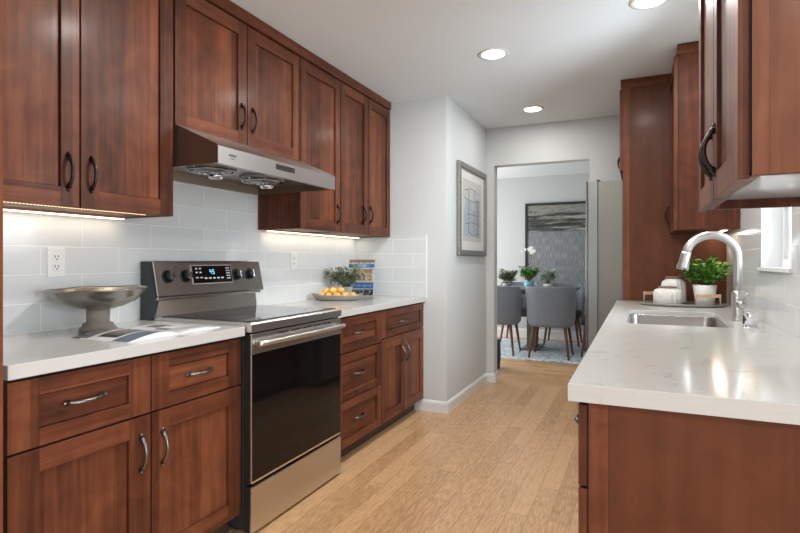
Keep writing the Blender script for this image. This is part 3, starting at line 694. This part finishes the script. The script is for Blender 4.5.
for cx_, cy_ in ((-1.90, 1.96), (-1.90, 2.34)):
    m = MB(); m.lathe([(0.125, 1.662), (0.120, 1.650), (0.085, 1.628), (0.03, 1.622), (0.0, 1.622)], (cx_, cy_, 0), 28)
    f_ = m.build('fan_grille', filter_m, t)
    m = MB()
    for k in range(4): m.lathe([(0.03+k*0.025, 1.6225+k*0.004), (0.034+k*0.025, 1.6195+k*0.004), (0.038+k*0.025, 1.6225+k*0.004)], (cx_, cy_, 0), 28)
    for k in range(8):
        a = k*PI/4; m.tube([(cx_+0.02*math.cos(a), cy_+0.02*math.sin(a), 1.619), (cx_+0.118*math.cos(a), cy_+0.118*math.sin(a), 1.645)], 0.0018, 6)
    m.build('grille_wire', chrome, f_)
    m = MB(); m.lathe([(0.0, 1.592), (0.030, 1.592), (0.037, 1.603), (0.037, 1.611), (0.0, 1.612)], (cx_+0.045, cy_-0.02, 0), 24); m.build('oil_cup', chrome, t)
m = MB()
for i in range(6): m.box(-1.6285, -1.6268, 2.112+i*0.024, 2.132+i*0.024, 1.655, 1.672)
m.box(-1.6279, -1.6272, 2.106, 2.262, 1.650, 1.677, 0); m.build('control_buttons', dark_gap, t)
m = MB()
for i in range(5): m.box(-1.6279, -1.6272, 1.782+i*0.009, 1.788+i*0.009, 1.655, 1.664)
m.box(-1.6279, -1.6272, 1.790, 1.815, 1.644, 1.647); m.build('maker_marking', dark_side, t)

# ------------------------------------------------------------------ fridge
t = thing('refrigerator', 'stainless steel refrigerator beyond the tall cherry panel, beside the doorway', 'refrigerator', (0, 0, 0))
m = MB(); m.box(-0.283, 0.50, 4.160, 5.06, 0.03, 1.785, 0)
for y in (4.25, 4.97): m.box(-0.20, 0.45, y-0.02, y+0.02, 0, 0.031, 0)
m.build('body', fr_side, t, 0.004)
for (y0, y1) in ((4.160, 4.557), (4.563, 5.06)):
    m = MB(); m.prism([(-0.287, y0+0.002), (-0.350, y0+0.002), (-0.364, y0+0.010), (-0.372, y0+0.04), (-0.372, y1-0.04), (-0.364, y1-0.010), (-0.350, y1-0.002), (-0.287, y1-0.002)], 'z', 0.08, 1.792)
    do = m.build('door', steel_fr, t)
    hy = y1-0.045 if y0 < 4.2 else y0+0.045
    m = MB(); m.tube([(-0.370, hy, 0.62), (-0.394, hy, 0.68), (-0.396, hy, 1.0), (-0.394, hy, 1.36), (-0.370, hy, 1.42)], 0.009, 10); m.build('handle', steel_fr, do)
MB().box(-0.30, -0.27, 4.165, 4.22, 1.786, 1.80).build('hinge_cover', dark_side, t)

# ------------------------------------------------------------------ outlets, recessed lights, LED strips
def outlet(y, z, label, x=-2.197, big=1.0):
    t = thing('wall_outlet', label, 'outlet', (x, y, z))
    MB().box(0, 0.006, -0.036*big, 0.036*big, -0.060*big, 0.060*big).build('cover_plate', plastic_w, t, 0.002)
    for s_ in (-1, 1):
        r = MB().box(0.006, 0.008, -0.016, 0.016, s_*0.020-0.014, s_*0.020+0.014).build('receptacle', plastic_w, t, 0.001)
        m = MB(); zc = s_*0.020
        m.box(0.008, 0.0085, -0.008, -0.005, zc-0.002, zc+0.009); m.box(0.008, 0.0085, 0.005, 0.008, zc-0.002, zc+0.009); m.box(0.008, 0.0085, -0.003, 0.003, zc-0.010, zc-0.005)
        m.build('slot', slot_m, r)
outlet(1.394, 1.193, 'white wall outlet in the tiles above the pedestal bowl')
outlet(3.036, 1.198, 'white wall outlet in the tiles between the range and the lemons')
def can(x, y, label, power):
    t = thing('recessed_light', label, 'ceiling light', (x, y, H), 0, 'recessed ceiling lights')
    m = MB(); m.lathe([(0.098, -0.0005), (0.096, -0.004), (0.080, -0.007), (0.072, -0.004), (0.070, -0.0005)], seg=40); m.build('trim_ring', trim_m, t)
    m = MB(); m.lathe([(0.0, -0.0045), (0.069, -0.0045), (0.070, -0.001), (0.0, -0.001)], seg=40); m.build('lens', lamp_em, t)
    l = area('can_light', (x, y, H-0.012), (0, 0, 0), 0.13, 0.13, power, (1.0, 0.97, 0.93), True)
can(-0.842, 3.274, 'round recessed light in the middle of the kitchen ceiling', 9)
can(-0.84, 4.60, 'small-looking round recessed light nearest the doorway', 4.5)
can(0.046, 2.925, 'round recessed light above the sink, cut by the top edge', 10)
can(-0.84, 1.90, 'round recessed light outside the frame above the range', 18)
can(0.75, -0.55, 'added unseen recessed light over the living area right behind the camera', 14)  # lamp added out of view as fill from behind the camera
can(-0.84, -0.55, 'added unseen recessed light over the living area left behind the camera', 14)  # second out-of-view lamp, added as fill for the kitchen

def led_bar(name, label, x0, x1, y0, y1, z, power, horiz=True):
    t = thing('under_cabinet_light', label, 'light', ((x0+x1)/2, (y0+y1)/2, z))
    hx, hy = (x1-x0)/2, (y1-y0)/2
    MB().box(-hx, hx, -hy, hy, 0.004, 0.014).build('housing', led_base, t)
    MB().box(-hx+0.002, hx-0.002, -hy+0.004, hy-0.004, 0.0, 0.004).build('diffuser', led_em, t)
    area('under_cabinet_glow', ((x0+x1)/2, (y0+y1)/2, z-0.004), (0, 0, 0), x1-x0, y1-y0, power, (1.0, 0.80, 0.60))
led_bar('a', 'warm light bar under the wall cabinet above the pedestal bowl', -2.165, -2.135, 0.90, 1.67, 1.3865, 0.28)
led_bar('b', 'warm light bar under the far left wall cabinets, above the lemons', -2.165, -2.135, 2.70, 3.88, 1.3865, 0.6)
led_bar('c', 'warm light bar under the wall cabinet beside the tall fridge panel', 0.44, 0.47, 3.62, 4.08, 1.3765, 0.7)
led_bar('d', 'warm light bar under the near right wall cabinet', 0.47, 0.50, 1.33, 2.02, 1.3895, 0.2)
t = thing('led_tape', 'beaded glowing light tape along the front under-edge of the near left cabinet', 'light', (-1.935, 1.25, 1.3965))
MB().box(-0.006, 0.006, -0.37, 0.37, 0.001, 0.004).build('tape', led_base, t)
m = MB()
for i in range(60): m.box(-0.0035, 0.0035, -0.366+i*0.0122, -0.366+i*0.0122+0.005, -0.001, 0.001)
m.build('beads', led_dot, t)

# ------------------------------------------------------------------ left counter objects
# pedestal bowl
t = thing('pedestal_bowl', 'wide rustic grey metal bowl on a turned pedestal beside the open magazine', 'bowl', (-2.004, 1.443, 0.914)); t.scale = (0.91, 0.91, 0.99)
def wob(a, r, z): 
    k = max(0, (z-0.11)/0.07); return (1+0.015*k*math.sin(3*a+0.5), 0.004*k*math.sin(a+0.4)+0.0015*k*math.sin(5*a))
m = MB(); m.lathe([(0.0, 0.088), (0.045, 0.088), (0.10, 0.101), (0.150, 0.123), (0.182, 0.148), (0.196, 0.170), (0.202, 0.172), (0.200, 0.176), (0.193, 0.169), (0.176, 0.149), (0.145, 0.128), (0.09, 0.107), (0.0, 0.098)], seg=56, fn=wob)
m.build('bowl_dish', bowl_m, t)
m = MB(); m.lathe([(0.074, 0), (0.076, 0.010), (0.068, 0.020), (0.062, 0.022), (0.060, 0.034), (0.050, 0.036), (0.046, 0.040), (0.047, 0.088), (0.050, 0.091)], seg=40); m.build('pedestal', bowl_ped, t)

# open magazine
t = thing('magazine', 'open glossy magazine lying on the counter in front of the pedestal bowl', 'magazine', (-1.765, 1.497, 0.914), math.radians(3))
page_l = paper_w
def page_pts(sgn, lift, Lh=0.14, W=0.235, n=10):
    g = []
    for i in range(n+1):
        s_ = i/n; y = sgn*s_*W; z = 0.002+lift*math.sin(PI*min(1, s_*1.0))**0.8*(1-s_*0.55)*1.4
        g.append((y, z))
    return g
pgreys = [simple('magazine_print_%s' % k, c, 0.3) for k, c in (('grey', (0.16, 0.16, 0.165)), ('charcoal', (0.035, 0.035, 0.04)), ('blue', (0.12, 0.16, 0.21)), ('tan', (0.22, 0.18, 0.15)))]
for sgn, lift, nm in ((-1, 0.018, 'left'), (1, 0.010, 'right')):
    m = MB(); prof = page_pts(sgn, lift); poly = prof+[(p[0], 0.0002) for p in reversed(prof)]
    m.prism([(p[0], p[1]) for p in poly], 'x', -0.142, 0.142)
    pg = m.build('page_block', paper_w, t)
    if lift:
        m = MB()
        def zz(y):
            for a, b in zip(prof, prof[1:]):
                lo, hi = sorted((a[0], b[0]))
                if lo <= y <= hi: return a[1]+(b[1]-a[1])*((y-a[0])/(b[0]-a[0]))+0.0006
            return 0.003
        def patch(x0, x1, y0, y1, mi, n=6):
            for i in range(n):
                ya, yb = y0+(y1-y0)*i/n, y0+(y1-y0)*(i+1)/n
                m.face([m.bm.verts.new(p) for p in ((x0, ya, zz(ya)), (x1, ya, zz(ya)), (x1, yb, zz(yb)), (x0, yb, zz(yb)))], mi)
        if sgn < 0:
            patch(0.060, 0.141, -0.233, -0.006, 2); patch(-0.141, -0.10, -0.233, -0.010, 1); patch(-0.05, 0.045, -0.20, -0.06, 1); patch(-0.04, 0.035, -0.17, -0.09, 3, 3)
            patch(-0.135, -0.07, -0.225, -0.03, 0)
            for i in range(4): patch(-0.03+i*0.02, -0.022+i*0.02, -0.055, -0.02, 0, 2)
        else:
            patch(-0.10, -0.03, 0.06, 0.15, 3); patch(0.06, 0.066, 0.02, 0.19, 0); patch(0.08, 0.086, 0.02, 0.19, 0); patch(0.10, 0.106, 0.02, 0.15, 0); patch(-0.02, 0.05, 0.03, 0.06, 0)
        m.build('print', pgreys, pg)

# lemon platter
PX, PY, PA = -1.985, 3.275, 0.427
t = thing('platter', 'long grey metal platter with pointed ends holding the lemons', 'platter', (PX, PY, 0.914), PA)
m = MB()
def bo(k, z, lx=0.19, ly=0.085, n=40):
    return [(math.copysign(abs(math.cos(2*PI*i/n))**1.15, math.cos(2*PI*i/n))*lx*k, math.sin(2*PI*i/n)*ly*k, z+0.010*abs(math.cos(2*PI*i/n))**6*(1 if k > 0.9 else 0)) for i in range(n)]
m.loft([bo(0.70, 0.0), bo(0.86, 0.010), bo(0.97, 0.034), bo(1.0, 0.040), bo(0.985, 0.041), bo(0.93, 0.032), bo(0.82, 0.012), bo(0.6, 0.006)], 0, True)
m.build('dish', platter_m, t)
def make_lemon():
    m = MB(); N = 14; prof = [(0.0, -0.036), (0.005, -0.034), (0.009, -0.030)]
    for i in range(1, 10): a = -PI/2+PI*i/10; prof.append((0.0255*math.cos(a)**0.9, 0.030*math.sin(a)))
    prof += [(0.008, 0.031), (0.005, 0.035), (0.0, 0.037)]
    m.lathe(prof, seg=18); return m.build('lemon', lemon_m)
lem0 = make_lemon(); lem0['category'] = 'lemon'; lem0['group'] = 'lemons piled on the grey platter'
lpos = [(-0.112, -0.005, 0.034), (-0.060, -0.028, 0.034), (-0.058, 0.032, 0.034), (-0.004, -0.030, 0.034), (-0.002, 0.030, 0.034), (0.054, -0.030, 0.034), (0.058, 0.033, 0.034), (0.108, -0.002, 0.034), (-0.032, 0.002, 0.070), (0.022, 0.004, 0.070), (-0.085, 0.020, 0.066)]
for i, (lx, ly, lz) in enumerate(lpos):
    o = lem0 if i == 0 else lem0.copy()
    if i: C.objects.link(o)
    ca, sa = math.cos(PA), math.sin(PA)
    o.location = (PX+lx*ca-ly*sa, PY+lx*sa+ly*ca, 0.914+lz)
    o.rotation_euler = (PI/2+random.uniform(-.25, .25), 0, random.uniform(0, PI))
    o['label'] = 'yellow lemon in the heap on the grey platter'

# plants
def bush(name, c, rx, rz, n, mat, L, W, mi=0, seed=1, up=0.35, flat=0.0, stems=10, parent=None, base=(0, 0, 0), smat=None):
    rnd = random.Random(seed); m = MB(); st = MB()
    tips = []
    for i in range(stems):
        a = rnd.uniform(0, 2*PI); r = rnd.uniform(0.2, 0.95)*rx; zt = c[2]+rnd.uniform(-0.3, 0.9)*rz*(1-0.3*(r/rx)**2)
        tip = Vector((c[0]+r*math.cos(a), c[1]+r*math.sin(a), zt)); b = Vector(base)+Vector((0.1*r*math.cos(a), 0.1*r*math.sin(a), 0))
        mid = (b+tip)/2+Vector((0, 0, 0.15*rz)); pts = [b*(1-t)**2+mid*2*t*(1-t)+tip*t*t for t in (0, .25, .5, .75, 1)]
        st.tube(pts, [0.0022, 0.002, 0.0018, 0.0015, 0.001], 5); tips.append((pts, a))
    for i in range(n):
        pts, a = tips[rnd.randrange(len(tips))]; t = rnd.uniform(0.35, 1.0)*4; k = min(3, int(t)); p = pts[k].lerp(pts[k+1], t-k)
        p = p+Vector((rnd.gauss(0, 1), rnd.gauss(0, 1), rnd.gauss(0, 0.7)))*rx*0.13
        aa = a+rnd.uniform(-1.4, 1.4); d = Vector((math.cos(aa), math.sin(aa), rnd.uniform(-0.2, 1.0)*(1-flat)+up))
        s_ = rnd.uniform(0.7, 1.2); m.leaf(p, d, (rnd.uniform(-.3, .3), rnd.uniform(-.3, .3), 1), L*s_, W*s_)
    m.build('foliage', mat, parent, normals=False); st.build('stems', smat or stem_m, parent)
def pot(t, prof, mat, soil_r, soil_z, name='pot', seg=32, fn=None):
    MB().lathe(prof, seg=seg, fn=fn).build(name, mat, t); MB().lathe([(0, soil_z-0.01), (soil_r, soil_z-0.01), (soil_r, soil_z), (0, soil_z)], seg=20).build('soil', soil_m, t)

t = thing('potted_plant', 'small grey pot of sage-green foliage between the lemons and the cookbook', 'plant', (-2.055, 3.52, 0.914))
pot(t, [(0.0, 0), (0.036, 0), (0.048, 0.070), (0.050, 0.088), (0.046, 0.088), (0.044, 0.075), (0, 0.074)], grey_cer, 0.043, 0.080)
bush('f', (-0.0, -0.03, 0.165), 0.165, 0.075, 620, [leafB], 0.036, 0.020, seed=3, stems=34, parent=t, base=(0, 0, 0.08))

# cookbook
t = thing('cookbook', 'colourful cookbook with a blue banner leaning in the tiled corner', 'book', (-2.075, 3.775, 0.9165), math.radians(12))
t.rotation_euler = (math.radians(-13), 0, math.radians(12))
cov = [simple('cover_'+k, c, 0.3) for k, c in (('white', (0.42, 0.45, 0.47)), ('blue', (0.025, 0.11, 0.30)), ('brown', (0.19, 0.115, 0.075)), ('orange', (0.55, 0.28, 0.09)), ('green', (0.12, 0.20, 0.08)), ('pale', (0.45, 0.48, 0.50)), ('black', (0.03, 0.03, 0.035)), ('sky', (0.10, 0.30, 0.50)))]
m = MB(); m.box(-0.125, 0.110, 0.0, 0.003, 0.0, 0.302); m.box(-0.125, 0.110, 0.019, 0.022, 0.0, 0.302); m.box(-0.125, -0.122, 0.003, 0.019, 0.0, 0.302); cb = m.build('cover', cov[0], t)
MB().box(-0.122, 0.104, 0.003, 0.019, 0.004, 0.297).build('pages', paper_w, t)
m = MB(); rnd = random.Random(5)
def q(x0, x1, z0, z1, mi, y=-0.0006): m.box(x0, x1, y, 0.0, z0, z1, mi)
q(-0.120, 0.105, 0.275, 0.298, 2); q(-0.121, 0.106, 0.232, 0.262, 1, -0.0005); q(-0.04, 0.04, 0.236, 0.262, 7, -0.0008); q(-0.121, 0.107, 0.058, 0.110, 1, -0.0005); q(-0.121, 0.107, 0.003, 0.052, 6, -0.0002); q(-0.08, 0.09, 0.125, 0.222, 2, -0.0002)
for i in range(260):
    x = rnd.uniform(-0.115, 0.092); z = rnd.uniform(0.115, 0.215); s_ = rnd.uniform(0.004, 0.014); q(x, x+s_, z, z+s_*0.8, rnd.choice((2, 3, 3, 4, 5, 0)), -0.0004-rnd.random()*0.001)
for i in range(60):
    x = rnd.uniform(-0.10, 0.095); z = rnd.uniform(0.008, 0.046); s_ = rnd.uniform(0.004, 0.012); q(x, x+s_, z, z+s_*0.7, rnd.choice((6, 5, 0, 2)), -0.0004-rnd.random()*0.001)
for i in range(30):
    x = rnd.uniform(-0.10, 0.09); s_ = rnd.uniform(0.004, 0.012); q(x, x+s_, 0.266, 0.266+s_, rnd.choice((3, 0, 6)), -0.0004-rnd.random()*0.001)
m.build('cover_print', cov, cb)
m = MB(); x = -0.085                       # looping white script on the banners
for (z0, amp, x1) in ((0.080, 0.012, 0.09), (0.247, 0.007, 0.06)):
    pts = []; N = 90
    for i in range(N): u = i/(N-1); pts.append((-0.085+(x1+0.085)*u+0.005*math.sin(i*0.9), -0.0016, z0+amp*math.sin(i*0.9+1.2)*(0.55+0.45*math.sin(i*0.23))))
    m.tube(pts, 0.0012, 4)
m.build('script_lettering', cov[0], cb)

# ------------------------------------------------------------------ right counter objects: tray, jars, plant
TX, TY, TA = 0.245, 3.83, math.radians(-8)
t = thing('serving_tray', 'oval grey tray with wooden handles at the far end of the sink counter', 'tray', (0.240, 3.815, 0.914))
m = MB()
def ov(k, z, n=48): return [(math.cos(2*PI*i/n)*(0.245*k), math.sin(2*PI*i/n)*(0.165*k), z) for i in range(n)]
m.loft([ov(0.80, 0.0), ov(0.95, 0.004), ov(1.0, 0.016), ov(0.985, 0.017), ov(0.93, 0.008), ov(0.5, 0.007)], 0, True); m.build('dish', platter_m, t)
for (p, q_) in (((-0.215, 0.045), (-0.140, 0.112)), ((0.075, -0.150), (0.205, -0.080))):
    hb = None
    d = Vector((q_[0]-p[0], q_[1]-p[1], 0)).normalized(); nn_ = Vector((-d.y, d.x, 0))
    a = Vector((*p, 0.070))-d*0.004; b = Vector((*q_, 0.070))+d*0.004
    m = MB(); m.loft([[c_+nn_*sx_*0.005+Vector((0, 0, sz_*0.010)) for sx_, sz_ in ((-1, -1), (1, -1), (1, 1), (-1, 1))] for c_ in (a, b)]); hb = m.build('handle', wood_bamboo, t, 0.002)
    for e_ in (p, q_): MB().tube([(e_[0], e_[1], 0.012), (e_[0], e_[1], 0.082)], 0.0045, 8).build('handle_post', nickel, hb)
def jar(x, y, R_, h, label):
    t = thing('ribbed_jar', label, 'jar', (x, y, 0.9225))
    fn = lambda a, r, z: (1+0.11*abs(math.sin(a*8))*(1 if 0.004 < z < h*0.90 and r > R_*0.7 else 0), 0)
    m = MB(); m.lathe([(R_*0.90, 0), (R_, 0.006), (R_, h*0.55), (R_*0.98, h*0.70), (R_*0.90, h*0.82), (R_*0.72, h*0.90), (R_*0.70, h*0.93), (0, h*0.93)], seg=132, fn=fn); m.build('jar_body', ceramic, t)
    m = MB(); m.lathe([(0, h*0.93), (R_*0.70, h*0.93), (R_*0.74, h*0.945), (R_*0.74, h*1.0), (R_*0.70, h*1.02), (0, h*1.02)], seg=36); m.build('lid', wood_brown, t)
jar(0.158, 3.752, 0.074, 0.112, 'front ribbed white jar with brown lid on the oval tray')
jar(0.200, 3.900, 0.068, 0.170, 'taller ribbed white jar behind the other jar on the oval tray')
t = thing('potted_plant', 'bushy bright green plant in a white pot on the oval tray', 'plant', (0.372, 3.825, 0.9225))
pot(t, [(0.0, 0), (0.052, 0), (0.058, 0.05), (0.068, 0.125), (0.064, 0.125), (0.060, 0.110), (0, 0.109)], ceramic, 0.060, 0.114)
bush('f', (-0.005, 0, 0.195), 0.140, 0.115, 900, [leafA], 0.038, 0.032, seed=8, stems=40, parent=t, base=(0, 0, 0.11))

# ------------------------------------------------------------------ framed print on the return wall
t = thing('framed_print', 'framed abstract print with a silver frame on the wall beside the doorway', 'picture', (XN, 4.592, 1.640))
hw, hh, fw = 0.418, 0.395, 0.048
m = MB()
m.box(0.001, 0.034, -hw, hw, hh-fw, hh); m.box(0.001, 0.034, -hw, hw, -hh, -hh+fw); m.box(0.001, 0.034, -hw, -hw+fw, -hh+fw, hh-fw); m.box(0.001, 0.034, hw-fw, hw, -hh+fw, hh-fw)
m.build('frame', silver_fr, t, 0.006)
MB().box(0.001, 0.014, -hw+fw, hw-fw, -hh+fw, hh-fw).build('mat_board', ceramic, t)
art = [simple('print_'+k, c, 0.35, coat=0.6) for k, c in (('cream', (0.60, 0.60, 0.58)), ('sky', (0.42, 0.50, 0.56)), ('grey', (0.32, 0.34, 0.36)), ('ink', (0.08, 0.09, 0.11)))]
m = MB(); m.box(0.014, 0.0145, -0.28, 0.28, -0.27, 0.27, 0); m.box(0.0145, 0.0148, -0.25, 0.23, -0.23, 0.02, 1); m.box(0.0145, 0.0149, 0.10, 0.22, -0.23, 0.12, 2); m.box(0.0145, 0.0149, -0.22, -0.02, -0.10, 0.10, 1)
for (z, y0, y1, sag) in ((0.17, -0.22, 0.20, 0.03), (0.11, -0.24, 0.22, -0.02), (-0.03, -0.15, 0.16, 0.0), (-0.12, -0.20, 0.22, 0.02), (-0.19, -0.12, 0.2, -0.02)):
    m.tube([(0.0152, y0+(y1-y0)*i/8, z+sag*math.sin(PI*i/8)) for i in range(9)], 0.0025, 4, 3)
for y in (-0.12, 0.04): m.tube([(0.0152, y, -0.2), (0.0152, y+0.01, 0.19)], 0.002, 4, 3)
m.build('print', art, t)

# ------------------------------------------------------------------ dining room
t = thing('framed_painting', 'large dark landscape painting in a black frame on the dining room wall', 'painting', (0, YF-0.04, 0))
px0, px1, pz0, pz1 = -1.625, -0.42, 0.72, 2.085
m = MB(); b_ = 0.035
m.box(px0, px1, 0, 0.035, pz1-b_, pz1); m.box(px0, px1, 0, 0.035, pz0, pz0+b_); m.box(px0, px0+b_, 0, 0.035, pz0+b_, pz1-b_); m.box(px1-b_, px1, 0, 0.035, pz0+b_, pz1-b_); m.build('frame', black_fr, t)
MB().box(px0+b_, px1-b_, 0.012, 0.034, pz0+b_, pz1-b_).build('canvas', paint_m, t)
m = MB()                                             # two slender palms near the top left of the picture
for tx, th_ in ((-1.535, 0.13), (-1.47, 0.115)):
    m.prism([(tx-0.003, 1.83), (tx+0.003, 1.83), (tx+0.001, 1.83+th_), (tx-0.002, 1.83+th_)], 'y', 0.0108, 0.012)
    for k in range(9):
        a_ = -0.5+k*0.52; L_ = random.uniform(0.022, 0.036); c_, s_ = math.cos(a_)*L_, math.sin(a_)*L_*0.7
        m.prism([(tx, 1.83+th_-0.004), (tx+c_, 1.825+th_+s_), (tx, 1.83+th_+0.004)], 'y', 0.0106, 0.012)
m.build('painted_trees', simple('tree_paint', (0.03, 0.03, 0.028), 0.6), t)

o = MB().box(-2.45, 0.05, 6.42, 8.05, 0.0005, 0.0115).build('area_rug', rug_m, None, 0.003, normals=True)
tag(o, 'pale blue-grey patterned area rug under the dining table and chairs', 'rug')

t = thing('dining_table', 'dark dining table with plants on it in the room beyond the doorway', 'table', (-1.42, 7.28, 0.012))
m = MB(); m.box(-0.80, 0.67, -0.44, 0.44, 0.795, 0.825); m.build('tabletop', table_m, t, 0.004)
m = MB(); m.box(-0.70, 0.58, -0.36, -0.33, 0.75, 0.795); m.box(-0.70, 0.58, 0.33, 0.36, 0.75, 0.795); m.build('apron', table_m, t)
MB().box(0.04, 0.14, -0.16, 0.16, 0.03, 0.795).build('pedestal', table_m, t, 0.006)
MB().box(-0.02, 0.20, -0.24, 0.24, 0.0, 0.03).build('foot', table_m, t, 0.004)

def make_chair():
    t = thing('dining_chair', '', 'chair', (0, 0, 0.012), 0, 'dining chairs around the table')
    # front faces +y; back shell wraps at -y
    W = 0.30
    def shell(off, z, k=1.0, n=18):
        pts = []
        for i in range(n+1):
            a = PI+PI*i/n         # from -x round the back to +x
            x = math.cos(a)*(W*k-off); y = math.sin(a)*(0.26-off)*1.0
            x = math.copysign(abs(math.cos(a))**0.72, math.cos(a))*(W*k-off); y = -abs(math.sin(a))**0.62*(0.24-off)+0.06
            pts.append((x, y, z))
        return pts
    m = MB(); loops = []
    zs = [(0.385, 0.84), (0.42, 0.93), (0.50, 0.965), (0.62, 0.96), (0.74, 1.0), (0.82, 1.03), (0.855, 1.02), (0.868, 0.99)]
    for i, (z, k) in enumerate(zs):
        o_ = shell(0, z, k); i_ = shell(0.045, z, k)[::-1]
        lp = [Vector(p) for p in o_+i_]
        for j, p in enumerate(lp):                      # arms slope down towards the front
            yy = p.y
            if z > 0.5: p.z -= max(0, (yy+0.06))/0.12*(z-0.5)*0.45
        loops.append(lp)
    m.loft(loops, 0, True); m.build('back_shell', fabric, t)
    m = MB(); pts = rrect(-0.235, 0.235, -0.13, 0.27, 0.08)
    m.loft([[(p[0]*k, (p[1]-0.07)*k+0.07, z) for p in pts] for z, k in ((0.385, 0.9), (0.40, 0.99), (0.46, 1.0), (0.48, 0.96), (0.485, 0.8))], 0, True); m.build('seat', fabric_d, t)
    for sx in (-1, 1):
        for (y0, y1) in ((-0.12, -0.165), (0.20, 0.25)):
            m = MB(); m.tube([(sx*0.185, y0, 0.39), (sx*0.235, y1, 0.003)], [0.021, 0.012], 12); m.build('leg', wood_walnut, t)
    return t
ch0 = make_chair()
chairs = [((-1.005, 6.70), 0, 'grey upholstered dining chair seen from behind, nearest the refrigerator'),
          ((-1.665, 6.71), 0.0, 'grey upholstered dining chair seen from behind, cut by the left doorway edge'),
          ((-1.00, 7.86), PI, 'grey dining chair on the far side of the table, in front of the painting'),
          ((-1.62, 7.86), PI, 'grey dining chair on the far side of the table, left of the painting'),
          ((-0.405, 7.07), PI/2, 'dark dining chair at the table end, mostly hidden by the refrigerator')]
for i, ((x, y), rz, lab) in enumerate(chairs):
    o = ch0 if i == 0 else copy_tree(ch0)
    o.location = (x, y, 0.012); o.rotation_euler = (0, 0, rz); o['label'] = lab

TZ = 0.8375
t = thing('potted_plant', 'sage-green leafy plant at the left of the dining table', 'plant', (-1.66, 7.18, TZ))
pot(t, [(0, 0), (0.05, 0), (0.06, 0.05), (0.058, 0.055), (0, 0.05)], grey_cer, 0.05, 0.05)
bush('f', (0, 0, 0.135), 0.130, 0.135, 520, [leafB], 0.055, 0.030, seed=11, stems=18, parent=t, base=(0, 0, 0.05))
t = thing('potted_fern', 'bright green fern in a pale blue pot on the dining table', 'plant', (-1.345, 7.10, TZ))
pot(t, [(0, 0), (0.058, 0), (0.066, 0.03), (0.066, 0.095), (0.062, 0.095), (0.06, 0.08), (0, 0.08)], blue_cer, 0.058, 0.085)
bush('f', (-0.01, 0, 0.19), 0.125, 0.150, 560, [leafD], 0.060, 0.020, seed=12, stems=26, parent=t, base=(0, 0, 0.08))
t = thing('potted_plant', 'pale-leaved plant in a white bowl at the right of the dining table', 'plant', (-1.105, 7.14, TZ))
pot(t, [(0, 0), (0.04, 0), (0.062, 0.03), (0.066, 0.06), (0.062, 0.06), (0, 0.045)], ceramic, 0.05, 0.05)
bush('f', (0.0, 0, 0.145), 0.130, 0.140, 520, [leafC], 0.058, 0.028, seed=13, stems=22, parent=t, base=(0, 0, 0.05))
t = thing('potted_orchid', 'white orchid rising on a thin stem behind the fern', 'plant', (-1.43, 7.57, TZ))
pot(t, [(0, 0), (0.045, 0), (0.052, 0.09), (0.048, 0.09), (0, 0.08)], ceramic, 0.045, 0.085)
m = MB(); sp = [(0, 0, 0.08), (0.01, 0, 0.25), (0.03, 0, 0.40), (0.03, 0, 0.49), (-0.02, 0, 0.53), (-0.10, 0, 0.50)]; m.tube(sp, 0.003, 6); m.build('stem', stem_m, t)
m = MB()
for (fx, fz, r) in ((0.035, 0.485, 0.034), (0.005, 0.525, 0.034), (0.065, 0.50, 0.030), (0.03, 0.545, 0.028), (-0.055, 0.52, 0.020), (-0.10, 0.495, 0.014)):
    for k in range(5):
        a = 2*PI*k/5+0.3; d = Vector((math.cos(a), -0.25, math.sin(a))); m.leaf((fx, -0.01, fz), d, (0, -1, 0.05), r*1.15, r*1.1)
m.build('flowers', petal_m, t, normals=False)
m = MB(); 
for k in range(5): a = k*1.26; m.leaf((0, 0, 0.085), (math.cos(a), math.sin(a), 0.45), (0, 0, 1), 0.13, 0.04)
m.build('leaves', leafA, t, normals=False)

# dark woven basket just inside the doorway
t = thing('woven_basket', 'dark blue woven basket just beyond the left side of the doorway', 'basket', (-1.575, 5.78, 0))
m = MB()
prof = [(0.13, 0)]
for k in range(14): z = 0.012+k*0.022; prof += [(0.155+0.010*math.sin(k*0.22)+0.005, z), (0.150+0.010*math.sin(k*0.22), z+0.011)]
prof += [(0.165, 0.325), (0.155, 0.328), (0.14, 0.30), (0.12, 0.02), (0, 0.015)]
m.lathe(prof, seg=36); m.build('basket_body', wicker, t)
